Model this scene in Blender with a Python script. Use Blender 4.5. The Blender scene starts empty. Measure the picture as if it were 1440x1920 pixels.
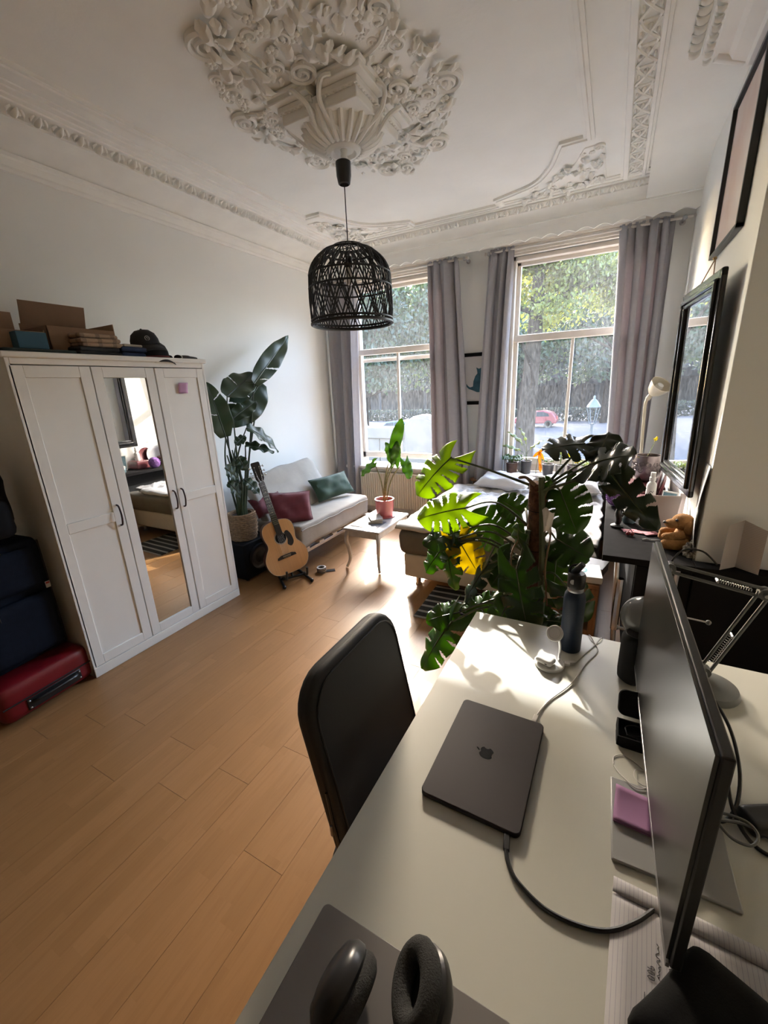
import bpy, bmesh, math, random
from mathutils import Vector, Matrix, noise
random.seed(7)
PI = math.pi
SC = bpy.context.scene
COL = SC.collection

# ------------------------------------------------------------------ camera, sky, sun, exposure
YAW, PITCH, ROLL, FPX = math.radians(-28.761), math.radians(-16.846), math.radians(-2.477), 771.4
fw = Vector((math.sin(YAW) * math.cos(PITCH), math.cos(YAW) * math.cos(PITCH), math.sin(PITCH)))
rt0 = Vector((math.cos(YAW), -math.sin(YAW), 0)); up0 = rt0.cross(fw)
rt = rt0 * math.cos(ROLL) + up0 * math.sin(ROLL); up = up0 * math.cos(ROLL) - rt0 * math.sin(ROLL)
cam = bpy.data.cameras.new('camera'); cam_o = bpy.data.objects.new('camera', cam); COL.objects.link(cam_o)
mw = Matrix((rt, up, -fw)).transposed().to_4x4(); mw.translation = (0, 0, 1.7)
cam_o.matrix_world = mw
cam.sensor_fit = 'HORIZONTAL'; cam.sensor_width = 36.0; cam.lens = FPX / 1440 * 36.0
cam.clip_start = 0.02; cam.clip_end = 400
SC.camera = cam_o

world = bpy.data.worlds.new('world'); SC.world = world; world.use_nodes = True
wn = world.node_tree.nodes; wl = world.node_tree.links; wn.clear()
SUN_DIR = Vector((0.55, -1.0, -0.535)).normalized()        # the way the sunlight travels
sky = wn.new('ShaderNodeTexSky'); sky.sky_type = 'NISHITA'; sky.sun_disc = False
sky.sun_elevation = math.asin(-SUN_DIR.z); sky.sun_rotation = math.atan2(-SUN_DIR.x, -SUN_DIR.y)
sky.air_density = 1.0; sky.dust_density = 2.0; sky.ozone_density = 1.0
bg = wn.new('ShaderNodeBackground'); bg.inputs['Strength'].default_value = 4.5
wo = wn.new('ShaderNodeOutputWorld')
wl.new(sky.outputs[0], bg.inputs[0]); wl.new(bg.outputs[0], wo.inputs[0])

sun = bpy.data.lights.new('sun', 'SUN'); sun.energy = 8.8; sun.angle = math.radians(0.6); sun.color = (1.0, 0.97, 0.91)
sun_o = bpy.data.objects.new('sun', sun); COL.objects.link(sun_o)
sun_o.rotation_euler = SUN_DIR.to_track_quat('-Z', 'Y').to_euler()
sun_o.location = (-8, 14, 12)
# portals only tell the renderer where the sky comes in; they give no light of their own
for px_, pw_, py_, pa_ in ((-2.48, 1.16, 5.16, -PI / 2), (-0.425, 1.16, 5.16, -PI / 2)):
    pl_ = bpy.data.lights.new('window_portal', 'AREA'); pl_.shape = 'RECTANGLE'; pl_.size = pw_; pl_.size_y = 2.2
    pl_.cycles.is_portal = True
    po_ = bpy.data.objects.new('window_portal', pl_); COL.objects.link(po_)
    po_.location = (px_, py_, 1.78); po_.rotation_euler = (pa_, 0, 0)
SC.view_settings.view_transform = 'Standard'; SC.view_settings.look = 'None'
SC.view_settings.exposure = 0.68; SC.view_settings.gamma = 1.0; SC.view_settings.use_curve_mapping = False
SC.cycles.diffuse_bounces = 6; SC.cycles.glossy_bounces = 4; SC.cycles.transmission_bounces = 6
SC.cycles.transparent_max_bounces = 16; SC.cycles.max_bounces = 12
SC.cycles.sample_clamp_indirect = 6.0; SC.cycles.caustics_reflective = False; SC.cycles.caustics_refractive = False

# ------------------------------------------------------------------ helpers
def V(*a): return Vector(a)
def R3(ax, a): return Matrix.Rotation(a, 4, ax)
def T(x, y, z): return Matrix.Translation((x, y, z))

class MB:
    """collects shapes of ONE part"""
    def __init__(s): s.v = []; s.f = []
    def add(s, v, f, m=None):
        o = len(s.v)
        s.v += [tuple(m @ Vector(p)) if m else tuple(p) for p in v]
        s.f += [tuple(i + o for i in q) for q in f]
        return s
    def box(s, x0, x1, y0, y1, z0, z1, m=None):
        v = [(x, y, z) for z in (z0, z1) for y in (y0, y1) for x in (x0, x1)]
        return s.add(v, [(0, 2, 3, 1), (4, 5, 7, 6), (0, 1, 5, 4), (2, 6, 7, 3), (0, 4, 6, 2), (1, 3, 7, 5)], m)
    def prism(s, poly, z0, z1, m=None):
        n = len(poly)
        v = [(p[0], p[1], z0) for p in poly] + [(p[0], p[1], z1) for p in poly]
        f = [tuple(range(n - 1, -1, -1)), tuple(range(n, 2 * n))] + [(i, (i + 1) % n, n + (i + 1) % n, n + i) for i in range(n)]
        return s.add(v, f, m)
    def grid(s, fn, nu, nv, m=None, wrap_u=False):
        v = [fn(i / (nu if wrap_u else nu - 1), j / (nv - 1)) for j in range(nv) for i in range(nu)]
        f = []
        for j in range(nv - 1):
            for i in range(nu if wrap_u else nu - 1):
                a = j * nu + i; b = j * nu + (i + 1) % nu
                f.append((a, b, b + nu, a + nu))
        return s.add(v, f, m)
    def lathe(s, prof, n=24, m=None, caps=True):
        v = []; f = []
        for r, z in prof:
            for k in range(n):
                a = 2 * PI * k / n; v.append((r * math.cos(a), r * math.sin(a), z))
        for j in range(len(prof) - 1):
            for k in range(n):
                a = j * n + k; b = j * n + (k + 1) % n
                f.append((a, b, b + n, a + n))
        if caps:
            if prof[0][0] > 1e-5: f.append(tuple(range(n - 1, -1, -1)))
            if prof[-1][0] > 1e-5: f.append(tuple(range((len(prof) - 1) * n, len(prof) * n)))
        return s.add(v, f, m)
    def tube(s, pts, r, n=8, m=None, flat=1.0, upv=None, closed=False):
        pts = [Vector(p) for p in pts]; k = len(pts)
        rs = r if isinstance(r, (list, tuple)) else [r] * k
        v = []; f = []; prev = None
        for i, p in enumerate(pts):
            if closed: t = pts[(i + 1) % k] - pts[i - 1]
            else: t = pts[min(i + 1, k - 1)] - pts[max(i - 1, 0)]
            if t.length < 1e-9: t = Vector((0, 0, 1))
            t.normalize()
            if prev is None:
                a = Vector(upv) if upv else (Vector((0, 0, 1)) if abs(t.z) < .9 else Vector((1, 0, 0)))
            else: a = Vector(upv) if upv else prev
            nx = a - t * a.dot(t)
            if nx.length < 1e-6: nx = t.orthogonal()
            nx.normalize(); prev = nx; by = t.cross(nx)
            for q in range(n):
                an = 2 * PI * q / n
                v.append(tuple(p + nx * (math.cos(an) * rs[i] * flat) + by * (math.sin(an) * rs[i])))
        for i in range(k if closed else k - 1):
            for q in range(n):
                a = i * n + q; b = i * n + (q + 1) % n; c = ((i + 1) % k) * n + (q + 1) % n; d = ((i + 1) % k) * n + q
                f.append((a, b, c, d))
        if not closed:
            f.append(tuple(range(n - 1, -1, -1))); f.append(tuple(range((k - 1) * n, k * n)))
        return s.add(v, f, m)
    def sphere(s, c, r, n=14, h=9, m=None):
        rx, ry, rz = r if isinstance(r, (list, tuple)) else (r, r, r)
        v = [(c[0], c[1], c[2] - rz)]; f = []
        for j in range(1, h):
            a = PI * j / h
            for k in range(n):
                b = 2 * PI * k / n
                v.append((c[0] + rx * math.sin(a) * math.cos(b), c[1] + ry * math.sin(a) * math.sin(b), c[2] - rz * math.cos(a)))
        v.append((c[0], c[1], c[2] + rz))
        for k in range(n): f.append((0, 1 + (k + 1) % n, 1 + k))
        for j in range(h - 2):
            for k in range(n):
                a = 1 + j * n + k; b = 1 + j * n + (k + 1) % n
                f.append((a, b, b + n, a + n))
        l = len(v) - 1; o = 1 + (h - 2) * n
        for k in range(n): f.append((o + k, o + (k + 1) % n, l))
        return s.add(v, f, m)
    def mesh(s, name, mat=None, smooth=True, angle=40):
        me = bpy.data.meshes.new(name); me.from_pydata(s.v, [], s.f); me.update()
        bm = bmesh.new(); bm.from_mesh(me); bmesh.ops.recalc_face_normals(bm, faces=bm.faces); bm.to_mesh(me); bm.free()
        if smooth:
            me.polygons.foreach_set('use_smooth', [True] * len(me.polygons))
            me.set_sharp_from_angle(angle=math.radians(angle))
        if mat: me.materials.append(mat)
        return me
    def build(s, name, mat, parent=None, smooth=True, bevel=0, seg=2, solid=0, sub=0, angle=40, m=None):
        o = bpy.data.objects.new(name, s.mesh(name, mat, smooth, angle)); COL.objects.link(o)
        if parent: o.parent = parent
        if m is not None: o.matrix_local = m
        if solid:
            d = o.modifiers.new('solid', 'SOLIDIFY'); d.thickness = solid; d.offset = 0
        if bevel:
            d = o.modifiers.new('bevel', 'BEVEL'); d.width = bevel; d.segments = seg; d.limit_method = 'ANGLE'; d.angle_limit = math.radians(35)
        if sub:
            d = o.modifiers.new('sub', 'SUBSURF'); d.levels = sub; d.render_levels = sub
        return o

def box(name, mat, x0, x1, y0, y1, z0, z1, parent=None, bevel=0.002, m=None, **k):
    return MB().box(x0, x1, y0, y1, z0, z1).build(name, mat, parent, bevel=bevel, m=m, **k)
def inst(o, name=None, parent=None, m=None):
    c = o.copy(); COL.objects.link(c)
    if name: c.name = name
    if parent is not None: c.parent = parent
    if m is not None: c.matrix_local = m
    return c
def tag(o, label, cat, group=None):
    o['label'] = label; o['category'] = cat
    if group: o['group'] = group
    return o
def thing(name, label, cat, loc=(0, 0, 0), rz=0, group=None, m=None):
    o = bpy.data.objects.new(name, None); COL.objects.link(o); o.empty_display_size = .05
    if m is not None: o.matrix_world = m
    else: o.location = loc; o.rotation_euler = (0, 0, rz)
    return tag(o, label, cat, group)
def struct(o, label=None):
    o['kind'] = 'structure'
    if label: o['label'] = label
    return o
def sempty(name, label=None):
    o = bpy.data.objects.new(name, None); COL.objects.link(o); o.empty_display_size = .05
    return struct(o, label)
def cat_rom(p, k=8, closed=False):
    p = [Vector(q) for q in p]; n = len(p); out = []
    for i in range(n if closed else n - 1):
        if closed: a, b, c, d = p[i - 1], p[i], p[(i + 1) % n], p[(i + 2) % n]
        else: a, b, c, d = p[max(i - 1, 0)], p[i], p[i + 1], p[min(i + 2, n - 1)]
        for j in range(k):
            t = j / k
            out.append(.5 * ((2 * b) + (c - a) * t + (2 * a - 5 * b + 4 * c - d) * t * t + (3 * b - a - 3 * c + d) * t ** 3))
    if not closed: out.append(p[-1])
    return out
def frame(origin, yaxis, zhint):
    """matrix whose local Y runs along yaxis and whose Z is near zhint"""
    y = Vector(yaxis).normalized(); z = Vector(zhint); z = (z - y * z.dot(y))
    if z.length < 1e-5: z = y.orthogonal()
    z.normalize(); x = y.cross(z)
    m = Matrix((x, y, z)).transposed().to_4x4(); m.translation = Vector(origin)
    return m

# ------------------------------------------------------------------ materials
def nm(name):
    m = bpy.data.materials.new(name); m.use_nodes = True
    return m, m.node_tree.nodes, m.node_tree.links, m.node_tree.nodes['Principled BSDF']
def mix_rgb(n, l, fac, a, b):
    x = n.new('ShaderNodeMix'); x.data_type = 'RGBA'
    if isinstance(fac, (int, float)): x.inputs[0].default_value = fac
    else: l.new(fac, x.inputs[0])
    for v, i in ((a, 6), (b, 7)):
        if isinstance(v, tuple): x.inputs[i].default_value = (*v[:3], 1)
        else: l.new(v, x.inputs[i])
    return x.outputs[2]
def M(name, col, rough=.5, metal=0.0, var=.06, scale=8.0, bump=0.0, bscale=60.0, spec=None, sheen=0, coat=0, stretch=None, trans=None, alpha=None, col2=None):
    """plain surface with a slight procedural mottling and fine relief"""
    m, n, l, b = nm(name)
    tc = n.new('ShaderNodeTexCoord'); mp = n.new('ShaderNodeMapping'); l.new(tc.outputs['Object'], mp.inputs[0])
    if stretch: mp.inputs['Scale'].default_value = stretch
    nz = n.new('ShaderNodeTexNoise'); nz.inputs['Scale'].default_value = scale; nz.inputs['Detail'].default_value = 4
    l.new(mp.outputs[0], nz.inputs[0])
    hi = tuple(min(1, c * (1 + var)) for c in col); lo = tuple(c * (1 - var) for c in col) if col2 is None else col2
    rp = n.new('ShaderNodeMapRange'); rp.inputs[1].default_value = .3; rp.inputs[2].default_value = .7; l.new(nz.outputs[0], rp.inputs[0])
    l.new(mix_rgb(n, l, rp.outputs[0], lo, hi), b.inputs['Base Color'])
    b.inputs['Roughness'].default_value = rough; b.inputs['Metallic'].default_value = metal
    if spec is not None: b.inputs['Specular IOR Level'].default_value = spec
    if sheen: b.inputs['Sheen Weight'].default_value = sheen
    if coat: b.inputs['Coat Weight'].default_value = coat; b.inputs['Coat Roughness'].default_value = .08
    if bump:
        n2 = n.new('ShaderNodeTexNoise'); n2.inputs['Scale'].default_value = bscale; n2.inputs['Detail'].default_value = 5
        l.new(mp.outputs[0], n2.inputs[0])
        bp = n.new('ShaderNodeBump'); bp.inputs['Strength'].default_value = bump; bp.inputs['Distance'].default_value = .01
        l.new(n2.outputs[0], bp.inputs['Height']); l.new(bp.outputs[0], b.inputs['Normal'])
    if trans:
        out = n['Material Output']; tr = n.new('ShaderNodeBsdfTranslucent'); tr.inputs[0].default_value = (*trans[:3], 1)
        mx = n.new('ShaderNodeMixShader'); mx.inputs[0].default_value = trans[3]
        l.new(b.outputs[0], mx.inputs[1]); l.new(tr.outputs[0], mx.inputs[2]); l.new(mx.outputs[0], out.inputs[0])
    return m
def glassy(name, tint=(1, 1, 1), gloss=.06, dust=0.0):
    """thin clear pane: mostly see-through, a faint mirror, and dried rain streaks that scatter the sun"""
    m, n, l, b = nm(name); n.remove(b); out = n['Material Output']
    tr = n.new('ShaderNodeBsdfTransparent'); tr.inputs[0].default_value = (*tint, 1)
    gl = n.new('ShaderNodeBsdfGlossy'); gl.inputs['Roughness'].default_value = .02
    fr = n.new('ShaderNodeLayerWeight'); fr.inputs[0].default_value = gloss
    ge = n.new('ShaderNodeNewGeometry'); fb = n.new('ShaderNodeMath'); fb.operation = 'SUBTRACT'; fb.use_clamp = True; l.new(fr.outputs['Fresnel'], fb.inputs[0]); l.new(ge.outputs['Backfacing'], fb.inputs[1])
    mx = n.new('ShaderNodeMixShader'); l.new(fb.outputs[0], mx.inputs[0]); l.new(tr.outputs[0], mx.inputs[1]); l.new(gl.outputs[0], mx.inputs[2])
    last = mx
    if dust:
        tc = n.new('ShaderNodeTexCoord'); mp = n.new('ShaderNodeMapping'); mp.inputs['Scale'].default_value = (34, 1, 9); mp.inputs['Rotation'].default_value = (0, .25, 0)
        l.new(tc.outputs['Object'], mp.inputs[0])
        nz = n.new('ShaderNodeTexNoise'); nz.inputs['Scale'].default_value = 1.6; nz.inputs['Detail'].default_value = 8; nz.inputs['Roughness'].default_value = .75
        l.new(mp.outputs[0], nz.inputs[0])
        n2 = n.new('ShaderNodeTexNoise'); n2.inputs['Scale'].default_value = 1.3; l.new(tc.outputs['Object'], n2.inputs[0])
        r1 = n.new('ShaderNodeMapRange'); r1.inputs[1].default_value = .36; r1.inputs[2].default_value = .72; r1.inputs[3].default_value = dust * .3; r1.inputs[4].default_value = dust * 1.7
        l.new(nz.outputs[0], r1.inputs[0])
        r2 = n.new('ShaderNodeMapRange'); r2.inputs[1].default_value = .3; r2.inputs[2].default_value = .75; r2.inputs[3].default_value = .55; r2.inputs[4].default_value = 1.3
        l.new(n2.outputs[0], r2.inputs[0])
        mu = n.new('ShaderNodeMath'); mu.operation = 'MULTIPLY'; l.new(r1.outputs[0], mu.inputs[0]); l.new(r2.outputs[0], mu.inputs[1])
        tl = n.new('ShaderNodeBsdfTranslucent'); tl.inputs[0].default_value = (.86, .9, .95, 1)
        m2 = n.new('ShaderNodeMixShader'); l.new(mu.outputs[0], m2.inputs[0]); l.new(mx.outputs[0], m2.inputs[1]); l.new(tl.outputs[0], m2.inputs[2]); last = m2
    l.new(last.outputs[0], out.inputs[0])
    return m
def leafmat(name, top, lit, var=.25, tfac=.35, rough=.35):
    """waxy leaf: glossy upper side, green light through it when the sun stands behind, pale veins from the mesh's own relief"""
    m, n, l, b = nm(name); out = n['Material Output']
    tc = n.new('ShaderNodeTexCoord'); nz = n.new('ShaderNodeTexNoise'); nz.inputs['Scale'].default_value = 14; l.new(tc.outputs['Object'], nz.inputs[0])
    c = mix_rgb(n, l, nz.outputs[0], tuple(x * (1 - var) for x in top), tuple(min(1, x * (1 + var)) for x in top))
    l.new(c, b.inputs['Base Color']); b.inputs['Roughness'].default_value = rough
    tr = n.new('ShaderNodeBsdfTranslucent'); tr.inputs[0].default_value = (*lit, 1)
    mx = n.new('ShaderNodeMixShader'); mx.inputs[0].default_value = tfac
    l.new(b.outputs[0], mx.inputs[1]); l.new(tr.outputs[0], mx.inputs[2]); l.new(mx.outputs[0], out.inputs[0])
    return m
def stripes(name, ca, cb, axis, freq, duty=.5, rough=.9, off=0.0, bump=0):
    m, n, l, b = nm(name)
    tc = n.new('ShaderNodeTexCoord'); sp = n.new('ShaderNodeSeparateXYZ'); l.new(tc.outputs['Object'], sp.inputs[0])
    a = n.new('ShaderNodeMath'); a.operation = 'MULTIPLY_ADD'; a.inputs[1].default_value = freq; a.inputs[2].default_value = off; l.new(sp.outputs[axis], a.inputs[0])
    f = n.new('ShaderNodeMath'); f.operation = 'FRACT'; l.new(a.outputs[0], f.inputs[0])
    g = n.new('ShaderNodeMath'); g.operation = 'GREATER_THAN'; g.inputs[1].default_value = duty; l.new(f.outputs[0], g.inputs[0])
    l.new(mix_rgb(n, l, g.outputs[0], ca, cb), b.inputs['Base Color']); b.inputs['Roughness'].default_value = rough
    if bump:
        nz = n.new('ShaderNodeTexNoise'); nz.inputs['Scale'].default_value = 220; bp = n.new('ShaderNodeBump'); bp.inputs['Strength'].default_value = bump
        l.new(nz.outputs[0], bp.inputs['Height']); l.new(bp.outputs[0], b.inputs['Normal'])
    return m
def plaid(name, base, dark, fx, fy):
    m, n, l, b = nm(name)
    tc = n.new('ShaderNodeTexCoord'); sp = n.new('ShaderNodeSeparateXYZ'); l.new(tc.outputs['Object'], sp.inputs[0])
    outs = []
    for ax, fq in ((0, fx), (1, fy)):
        a = n.new('ShaderNodeMath'); a.operation = 'MULTIPLY'; a.inputs[1].default_value = fq; l.new(sp.outputs[ax], a.inputs[0])
        f = n.new('ShaderNodeMath'); f.operation = 'FRACT'; l.new(a.outputs[0], f.inputs[0])
        g = n.new('ShaderNodeMath'); g.operation = 'GREATER_THAN'; g.inputs[1].default_value = .72; l.new(f.outputs[0], g.inputs[0])
        h = n.new('ShaderNodeMath'); h.operation = 'MULTIPLY'; h.inputs[1].default_value = .5; l.new(g.outputs[0], h.inputs[0]); outs.append(h)
    s = n.new('ShaderNodeMath'); s.operation = 'ADD'; l.new(outs[0].outputs[0], s.inputs[0]); l.new(outs[1].outputs[0], s.inputs[1])
    l.new(mix_rgb(n, l, s.outputs[0], base, dark), b.inputs['Base Color']); b.inputs['Roughness'].default_value = .95
    return m
def plankmat():
    m, n, l, b = nm('laminate')
    tc = n.new('ShaderNodeTexCoord'); oi = n.new('ShaderNodeObjectInfo')
    # three strips to a board, each with blocks of their own tone
    sp = n.new('ShaderNodeSeparateXYZ'); l.new(tc.outputs['Object'], sp.inputs[0])
    st = n.new('ShaderNodeMath'); st.operation = 'MULTIPLY_ADD'; st.inputs[1].default_value = 1 / .0645; st.inputs[2].default_value = 20; l.new(sp.outputs[0], st.inputs[0])
    fl = n.new('ShaderNodeMath'); fl.operation = 'FLOOR'; l.new(st.outputs[0], fl.inputs[0])
    w1 = n.new('ShaderNodeTexWhiteNoise'); w1.noise_dimensions = '2D'; cb = n.new('ShaderNodeCombineXYZ'); l.new(fl.outputs[0], cb.inputs[0]); l.new(oi.outputs['Random'], cb.inputs[1]); l.new(cb.outputs[0], w1.inputs['Vector'])
    ya = n.new('ShaderNodeMath'); ya.operation = 'MULTIPLY_ADD'; ya.inputs[1].default_value = 2.6; l.new(sp.outputs[1], ya.inputs[0]); l.new(w1.outputs['Value'], ya.inputs[2])
    yf = n.new('ShaderNodeMath'); yf.operation = 'FLOOR'; l.new(ya.outputs[0], yf.inputs[0])
    cb2 = n.new('ShaderNodeCombineXYZ'); l.new(fl.outputs[0], cb2.inputs[0]); l.new(yf.outputs[0], cb2.inputs[1]); l.new(oi.outputs['Random'], cb2.inputs[2])
    w2 = n.new('ShaderNodeTexWhiteNoise'); w2.noise_dimensions = '3D'; l.new(cb2.outputs[0], w2.inputs['Vector'])
    ad = n.new('ShaderNodeVectorMath'); ad.operation = 'ADD'; l.new(tc.outputs['Object'], ad.inputs[0]); l.new(w2.outputs['Color'], ad.inputs[1])
    mp = n.new('ShaderNodeMapping'); mp.inputs['Scale'].default_value = (26, 2.0, 1); l.new(ad.outputs[0], mp.inputs[0])
    nz = n.new('ShaderNodeTexNoise'); nz.inputs['Scale'].default_value = 2.2; nz.inputs['Detail'].default_value = 7; nz.inputs['Roughness'].default_value = .6; nz.inputs['Distortion'].default_value = .6
    l.new(mp.outputs[0], nz.inputs[0])
    c1 = mix_rgb(n, l, w2.outputs['Value'], (.250, .130, .050), (.29, .152, .062))
    gr = n.new('ShaderNodeMapRange'); gr.inputs[1].default_value = .45; gr.inputs[2].default_value = .75; gr.inputs[3].default_value = 0; gr.inputs[4].default_value = .5; l.new(nz.outputs[0], gr.inputs[0])
    c2 = mix_rgb(n, l, gr.outputs[0], c1, (.20, .098, .036))
    l.new(c2, b.inputs['Base Color'])
    b.inputs['Roughness'].default_value = .33; b.inputs['Specular IOR Level'].default_value = .5
    bp = n.new('ShaderNodeBump'); bp.inputs['Strength'].default_value = .04; l.new(nz.outputs[0], bp.inputs['Height']); l.new(bp.outputs[0], b.inputs['Normal'])
    return m

m_wall = M('wall_paint', (.81, .815, .78), .75, var=.02, scale=2, bump=.05, bscale=90)
m_plaster = M('ceiling_plaster', (.89, .885, .84), .8, var=.025, scale=3, bump=.12, bscale=30)
m_stucco = M('stucco', (.89, .88, .83), .75, var=.03, scale=6, bump=.05, bscale=120)
m_trim = M('window_paint', (.74, .68, .60), .5, var=.06, scale=10)
m_white = M('white_lacquer', (.84, .825, .77), .42, var=.02, scale=4)
m_desk = M('desk_laminate', (.52, .515, .455), .36, var=.015, scale=3)
m_black = M('black_plastic', (.006, .006, .007), .4, var=.1)
m_blackmat = M('black_matte', (.005, .005, .006), .8, var=.15, spec=.2)
m_blackwood = M('black_wood', (.011, .0105, .011), .7, var=.15, scale=20, spec=.03)
m_steel = M('brushed_metal', (.45, .45, .46), .35, 1.0, var=.04)
m_chrome = M('chrome', (.7, .7, .7), .15, 1.0, var=.02)
m_grey = M('lamp_grey', (.12, .125, .12), .38, var=.04)
m_brass = M('brass', (.35, .24, .12), .4, 1.0)
m_mirror = M('mirror', (.86, .88, .88), .012, 1.0, var=.005)
m_card = M('cardboard', (.24, .145, .085), .85, var=.08, scale=6, bump=.06)
m_curtain = M('curtain_cloth', (.40, .395, .42), .9, var=.04, scale=30, bump=.1, bscale=300, trans=(.36, .31, .32, .2))
m_linen = M('sofa_cover', (.32, .30, .265), .92, var=.06, scale=9, bump=.25, bscale=160)
m_red = M('red_velvet', (.11, .010, .018), .85, var=.15, scale=12, sheen=.3)
m_greencush = M('green_velvet', (.011, .042, .022), .85, var=.15, scale=12, sheen=.3)
m_duvet = M('duvet_cloth', (.60, .575, .545), .95, var=.05, scale=7, bump=.3, bscale=55)
m_sheet = M('grey_sheet', (.155, .135, .105), .95, var=.08, scale=8, bump=.2, bscale=40)
m_bedbase = M('bed_base_cloth', (.62, .55, .44), .9, var=.03, scale=20)
m_soil = M('soil', (.03, .02, .014), 1, var=.4, scale=60, bump=.8, bscale=90)
m_glass = glassy('clear_glass', gloss=.12)

# ------------------------------------------------------------------ the room
XL, XR, YW, YB, XA, HC, YC = -3.4, .48, 4.95, -1.3, 1.05, 3.3, 2.56
m_floor = plankmat(); m_under = M('floor_underlay', (.10, .055, .03), .9)
m_shutter = glassy('window_glass', gloss=.05, dust=.011)

floor = struct(box('floor', m_under, XL - .3, XA + .3, YB - .3, YW + .3, -.12, -.012, bevel=0), 'light beech laminate floor of long three-strip boards')
pm = MB().box(-.0962, .0962, -.6445, .6445, -.012, 0).mesh('plank', m_floor, smooth=False)
x = XL + .09; col = 0
while x < XA:
    y = YB - random.random() * 1.2 if col % 2 else YB - .3 - .6 * random.random()
    while y < YW:
        cy = y + .645
        if not (x > XR + .1 and cy - .645 > YC):
            p = bpy.data.objects.new('plank', pm); COL.objects.link(p); p.parent = floor; p.location = (x, cy, 0)
        y += 1.2905
    x += .1935; col += 1

struct(box('wall_left', m_wall, XL - .2, XL, YB - .2, YW + .3, 0, HC, bevel=0), 'plain off-white wall behind the wardrobe and sofa')
m_wallb = M('back_wall_dimming', (.36, .31, .25), .8, var=.05)  # darker than the other walls so this unseen wall bounces less light
struct(box('wall_back', m_wallb, XL - .2, XA + .2, YB - .2, YB, 0, HC, bevel=0), 'unseen beige-brown wall behind the desk end, darkened to dim the near room')
struct(box('wall_alcove', m_wall, XA, XA + .2, YB - .2, YC + .2, 0, HC, bevel=0), 'off-white alcove wall beside the desk')
struct(box('wall_right', m_wall, XR, XA + .2, YC, YW + .3, 0, HC, bevel=.004), 'off-white chimney breast carrying the mirror and the framed poster')
struct(box('ceiling', m_plaster, XL - .2, XA + .2, YB - .2, YW + .3, HC, HC + .15, bevel=0), 'white plaster ceiling with stucco mouldings')
OP = ((-3.10, -1.86), (-1.06, .21)); OZ0, OZ1 = .64, 2.94
w = MB()
w.box(XL, OP[0][0], YW, YW + .3, 0, HC); w.box(OP[0][1], OP[1][0], YW, YW + .3, 0, HC); w.box(OP[1][1], XR, YW, YW + .3, 0, HC)
for a, b in OP:
    w.box(a, b, YW, YW + .3, 0, OZ0); w.box(a, b, YW, YW + .3, OZ1, HC)
struct(w.build('wall_window', m_wall, smooth=False), 'off-white outer wall with two tall windows')
struct(box('baseboard_left', m_trim, XL, XL + .02, YB, YW, 0, .11, bevel=.004), 'low painted skirting board along the plain wall')
struct(box('baseboard_window', m_trim, XL, XR, YW - .02, YW, 0, .11, bevel=.004), 'low painted skirting board under the windows')

# ---- windows: tall sash, one pane above, two below
def window(name, x0, x1, label, raised):
    W = sempty(name, label)
    cx = (x0 + x1) / 2; yf = YW + .10
    P = lambda nm_, a, b, y0, y1, z0, z1, bv=.004: box(nm_, m_trim, a, b, y0, y1, z0, z1, W, bevel=bv)
    # casing on the room side, stepped
    for s, xe in ((-1, x0), (1, x1)):
        a, b = sorted((xe, xe + s * .10)); P('casing', a, b, YW - .025, YW + .02, OZ0 - .02, OZ1 + .12)
        a, b = sorted((xe + s * .07, xe + s * .105)); P('casing_bead', a, b, YW - .045, YW - .025, OZ0 - .02, OZ1 + .12)
        a, b = sorted((xe, xe - s * .035)); P('jamb', a, b, YW + .02, YW + .24, OZ0, OZ1)
        a, b = sorted((xe - s * .035, xe - s * .075)); P('stile', a, b, yf, yf + .05, .835 - .09 * 1, 2.94)
    P('head_casing', x0 - .10, x1 + .10, YW - .035, YW + .02, OZ1 + .0, OZ1 + .16)
    P('head_bead', x0 - .11, x1 + .11, YW - .06, YW - .035, OZ1 + .085, OZ1 + .12)
    P('head_bead', x0 - .09, x1 + .09, YW - .05, YW - .035, OZ1 + .02, OZ1 + .045)
    P('head_jamb', x0, x1, YW + .02, YW + .24, OZ1 - .04, OZ1)
    P('top_rail', x0 + .035, x1 - .035, yf, yf + .05, 2.865, OZ1 - .04)
    P('transom', x0 + .035, x1 - .035, yf - .02, yf + .06, 2.115, 2.187, .008)
    zb = .835
    P('muntin', cx - .016, cx + .016, yf + .005, yf + .045, zb, 2.115)
    P('bottom_rail', x0 + .035, x1 - .035, yf, yf + .05, zb - .075, zb)
    if raised: P('meeting_rail', x0 + .035, x1 - .035, yf + .07, yf + .11, 2.03, 2.075)
    else: P('glazing_bar', x0 + .035, x1 - .035, yf + .01, yf + .04, OZ0 + .04, zb - .075)
    for a, b, z0, z1 in ((x0 + .06, x1 - .06, 2.18, 2.87), (x0 + .06, cx - .01, zb - .01, 2.12), (cx + .01, x1 - .06, zb - .01, 2.12)):
        MB().box(a, b, yf + .022, yf + .027, z0, z1).build('pane', m_shutter, W, smooth=False)
    P('sill', x0 - .13, x1 + .13, YW - .13, YW + .25, OZ0, OZ0 + .035, .01)
    P('sill_moulding', x0 - .10, x1 + .10, YW - .075, YW, OZ0 - .05, OZ0, .015)
    return W
window('window_1', *OP[0], 'tall sash window behind the coffee table with its lower sash slightly raised', True)
window('window_2', *OP[1], 'tall sash window above the row of potted plants', False)
# panelled apron below the second window
w = sempty('trim_1', 'painted wooden apron panel below the plant window')
for i in range(5):
    a = OP[1][0] - .08 + i * .286
    box('board', m_trim, a, a + .278, YW - .03, YW, .11, OZ0 - .05, w, bevel=.006)

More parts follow.
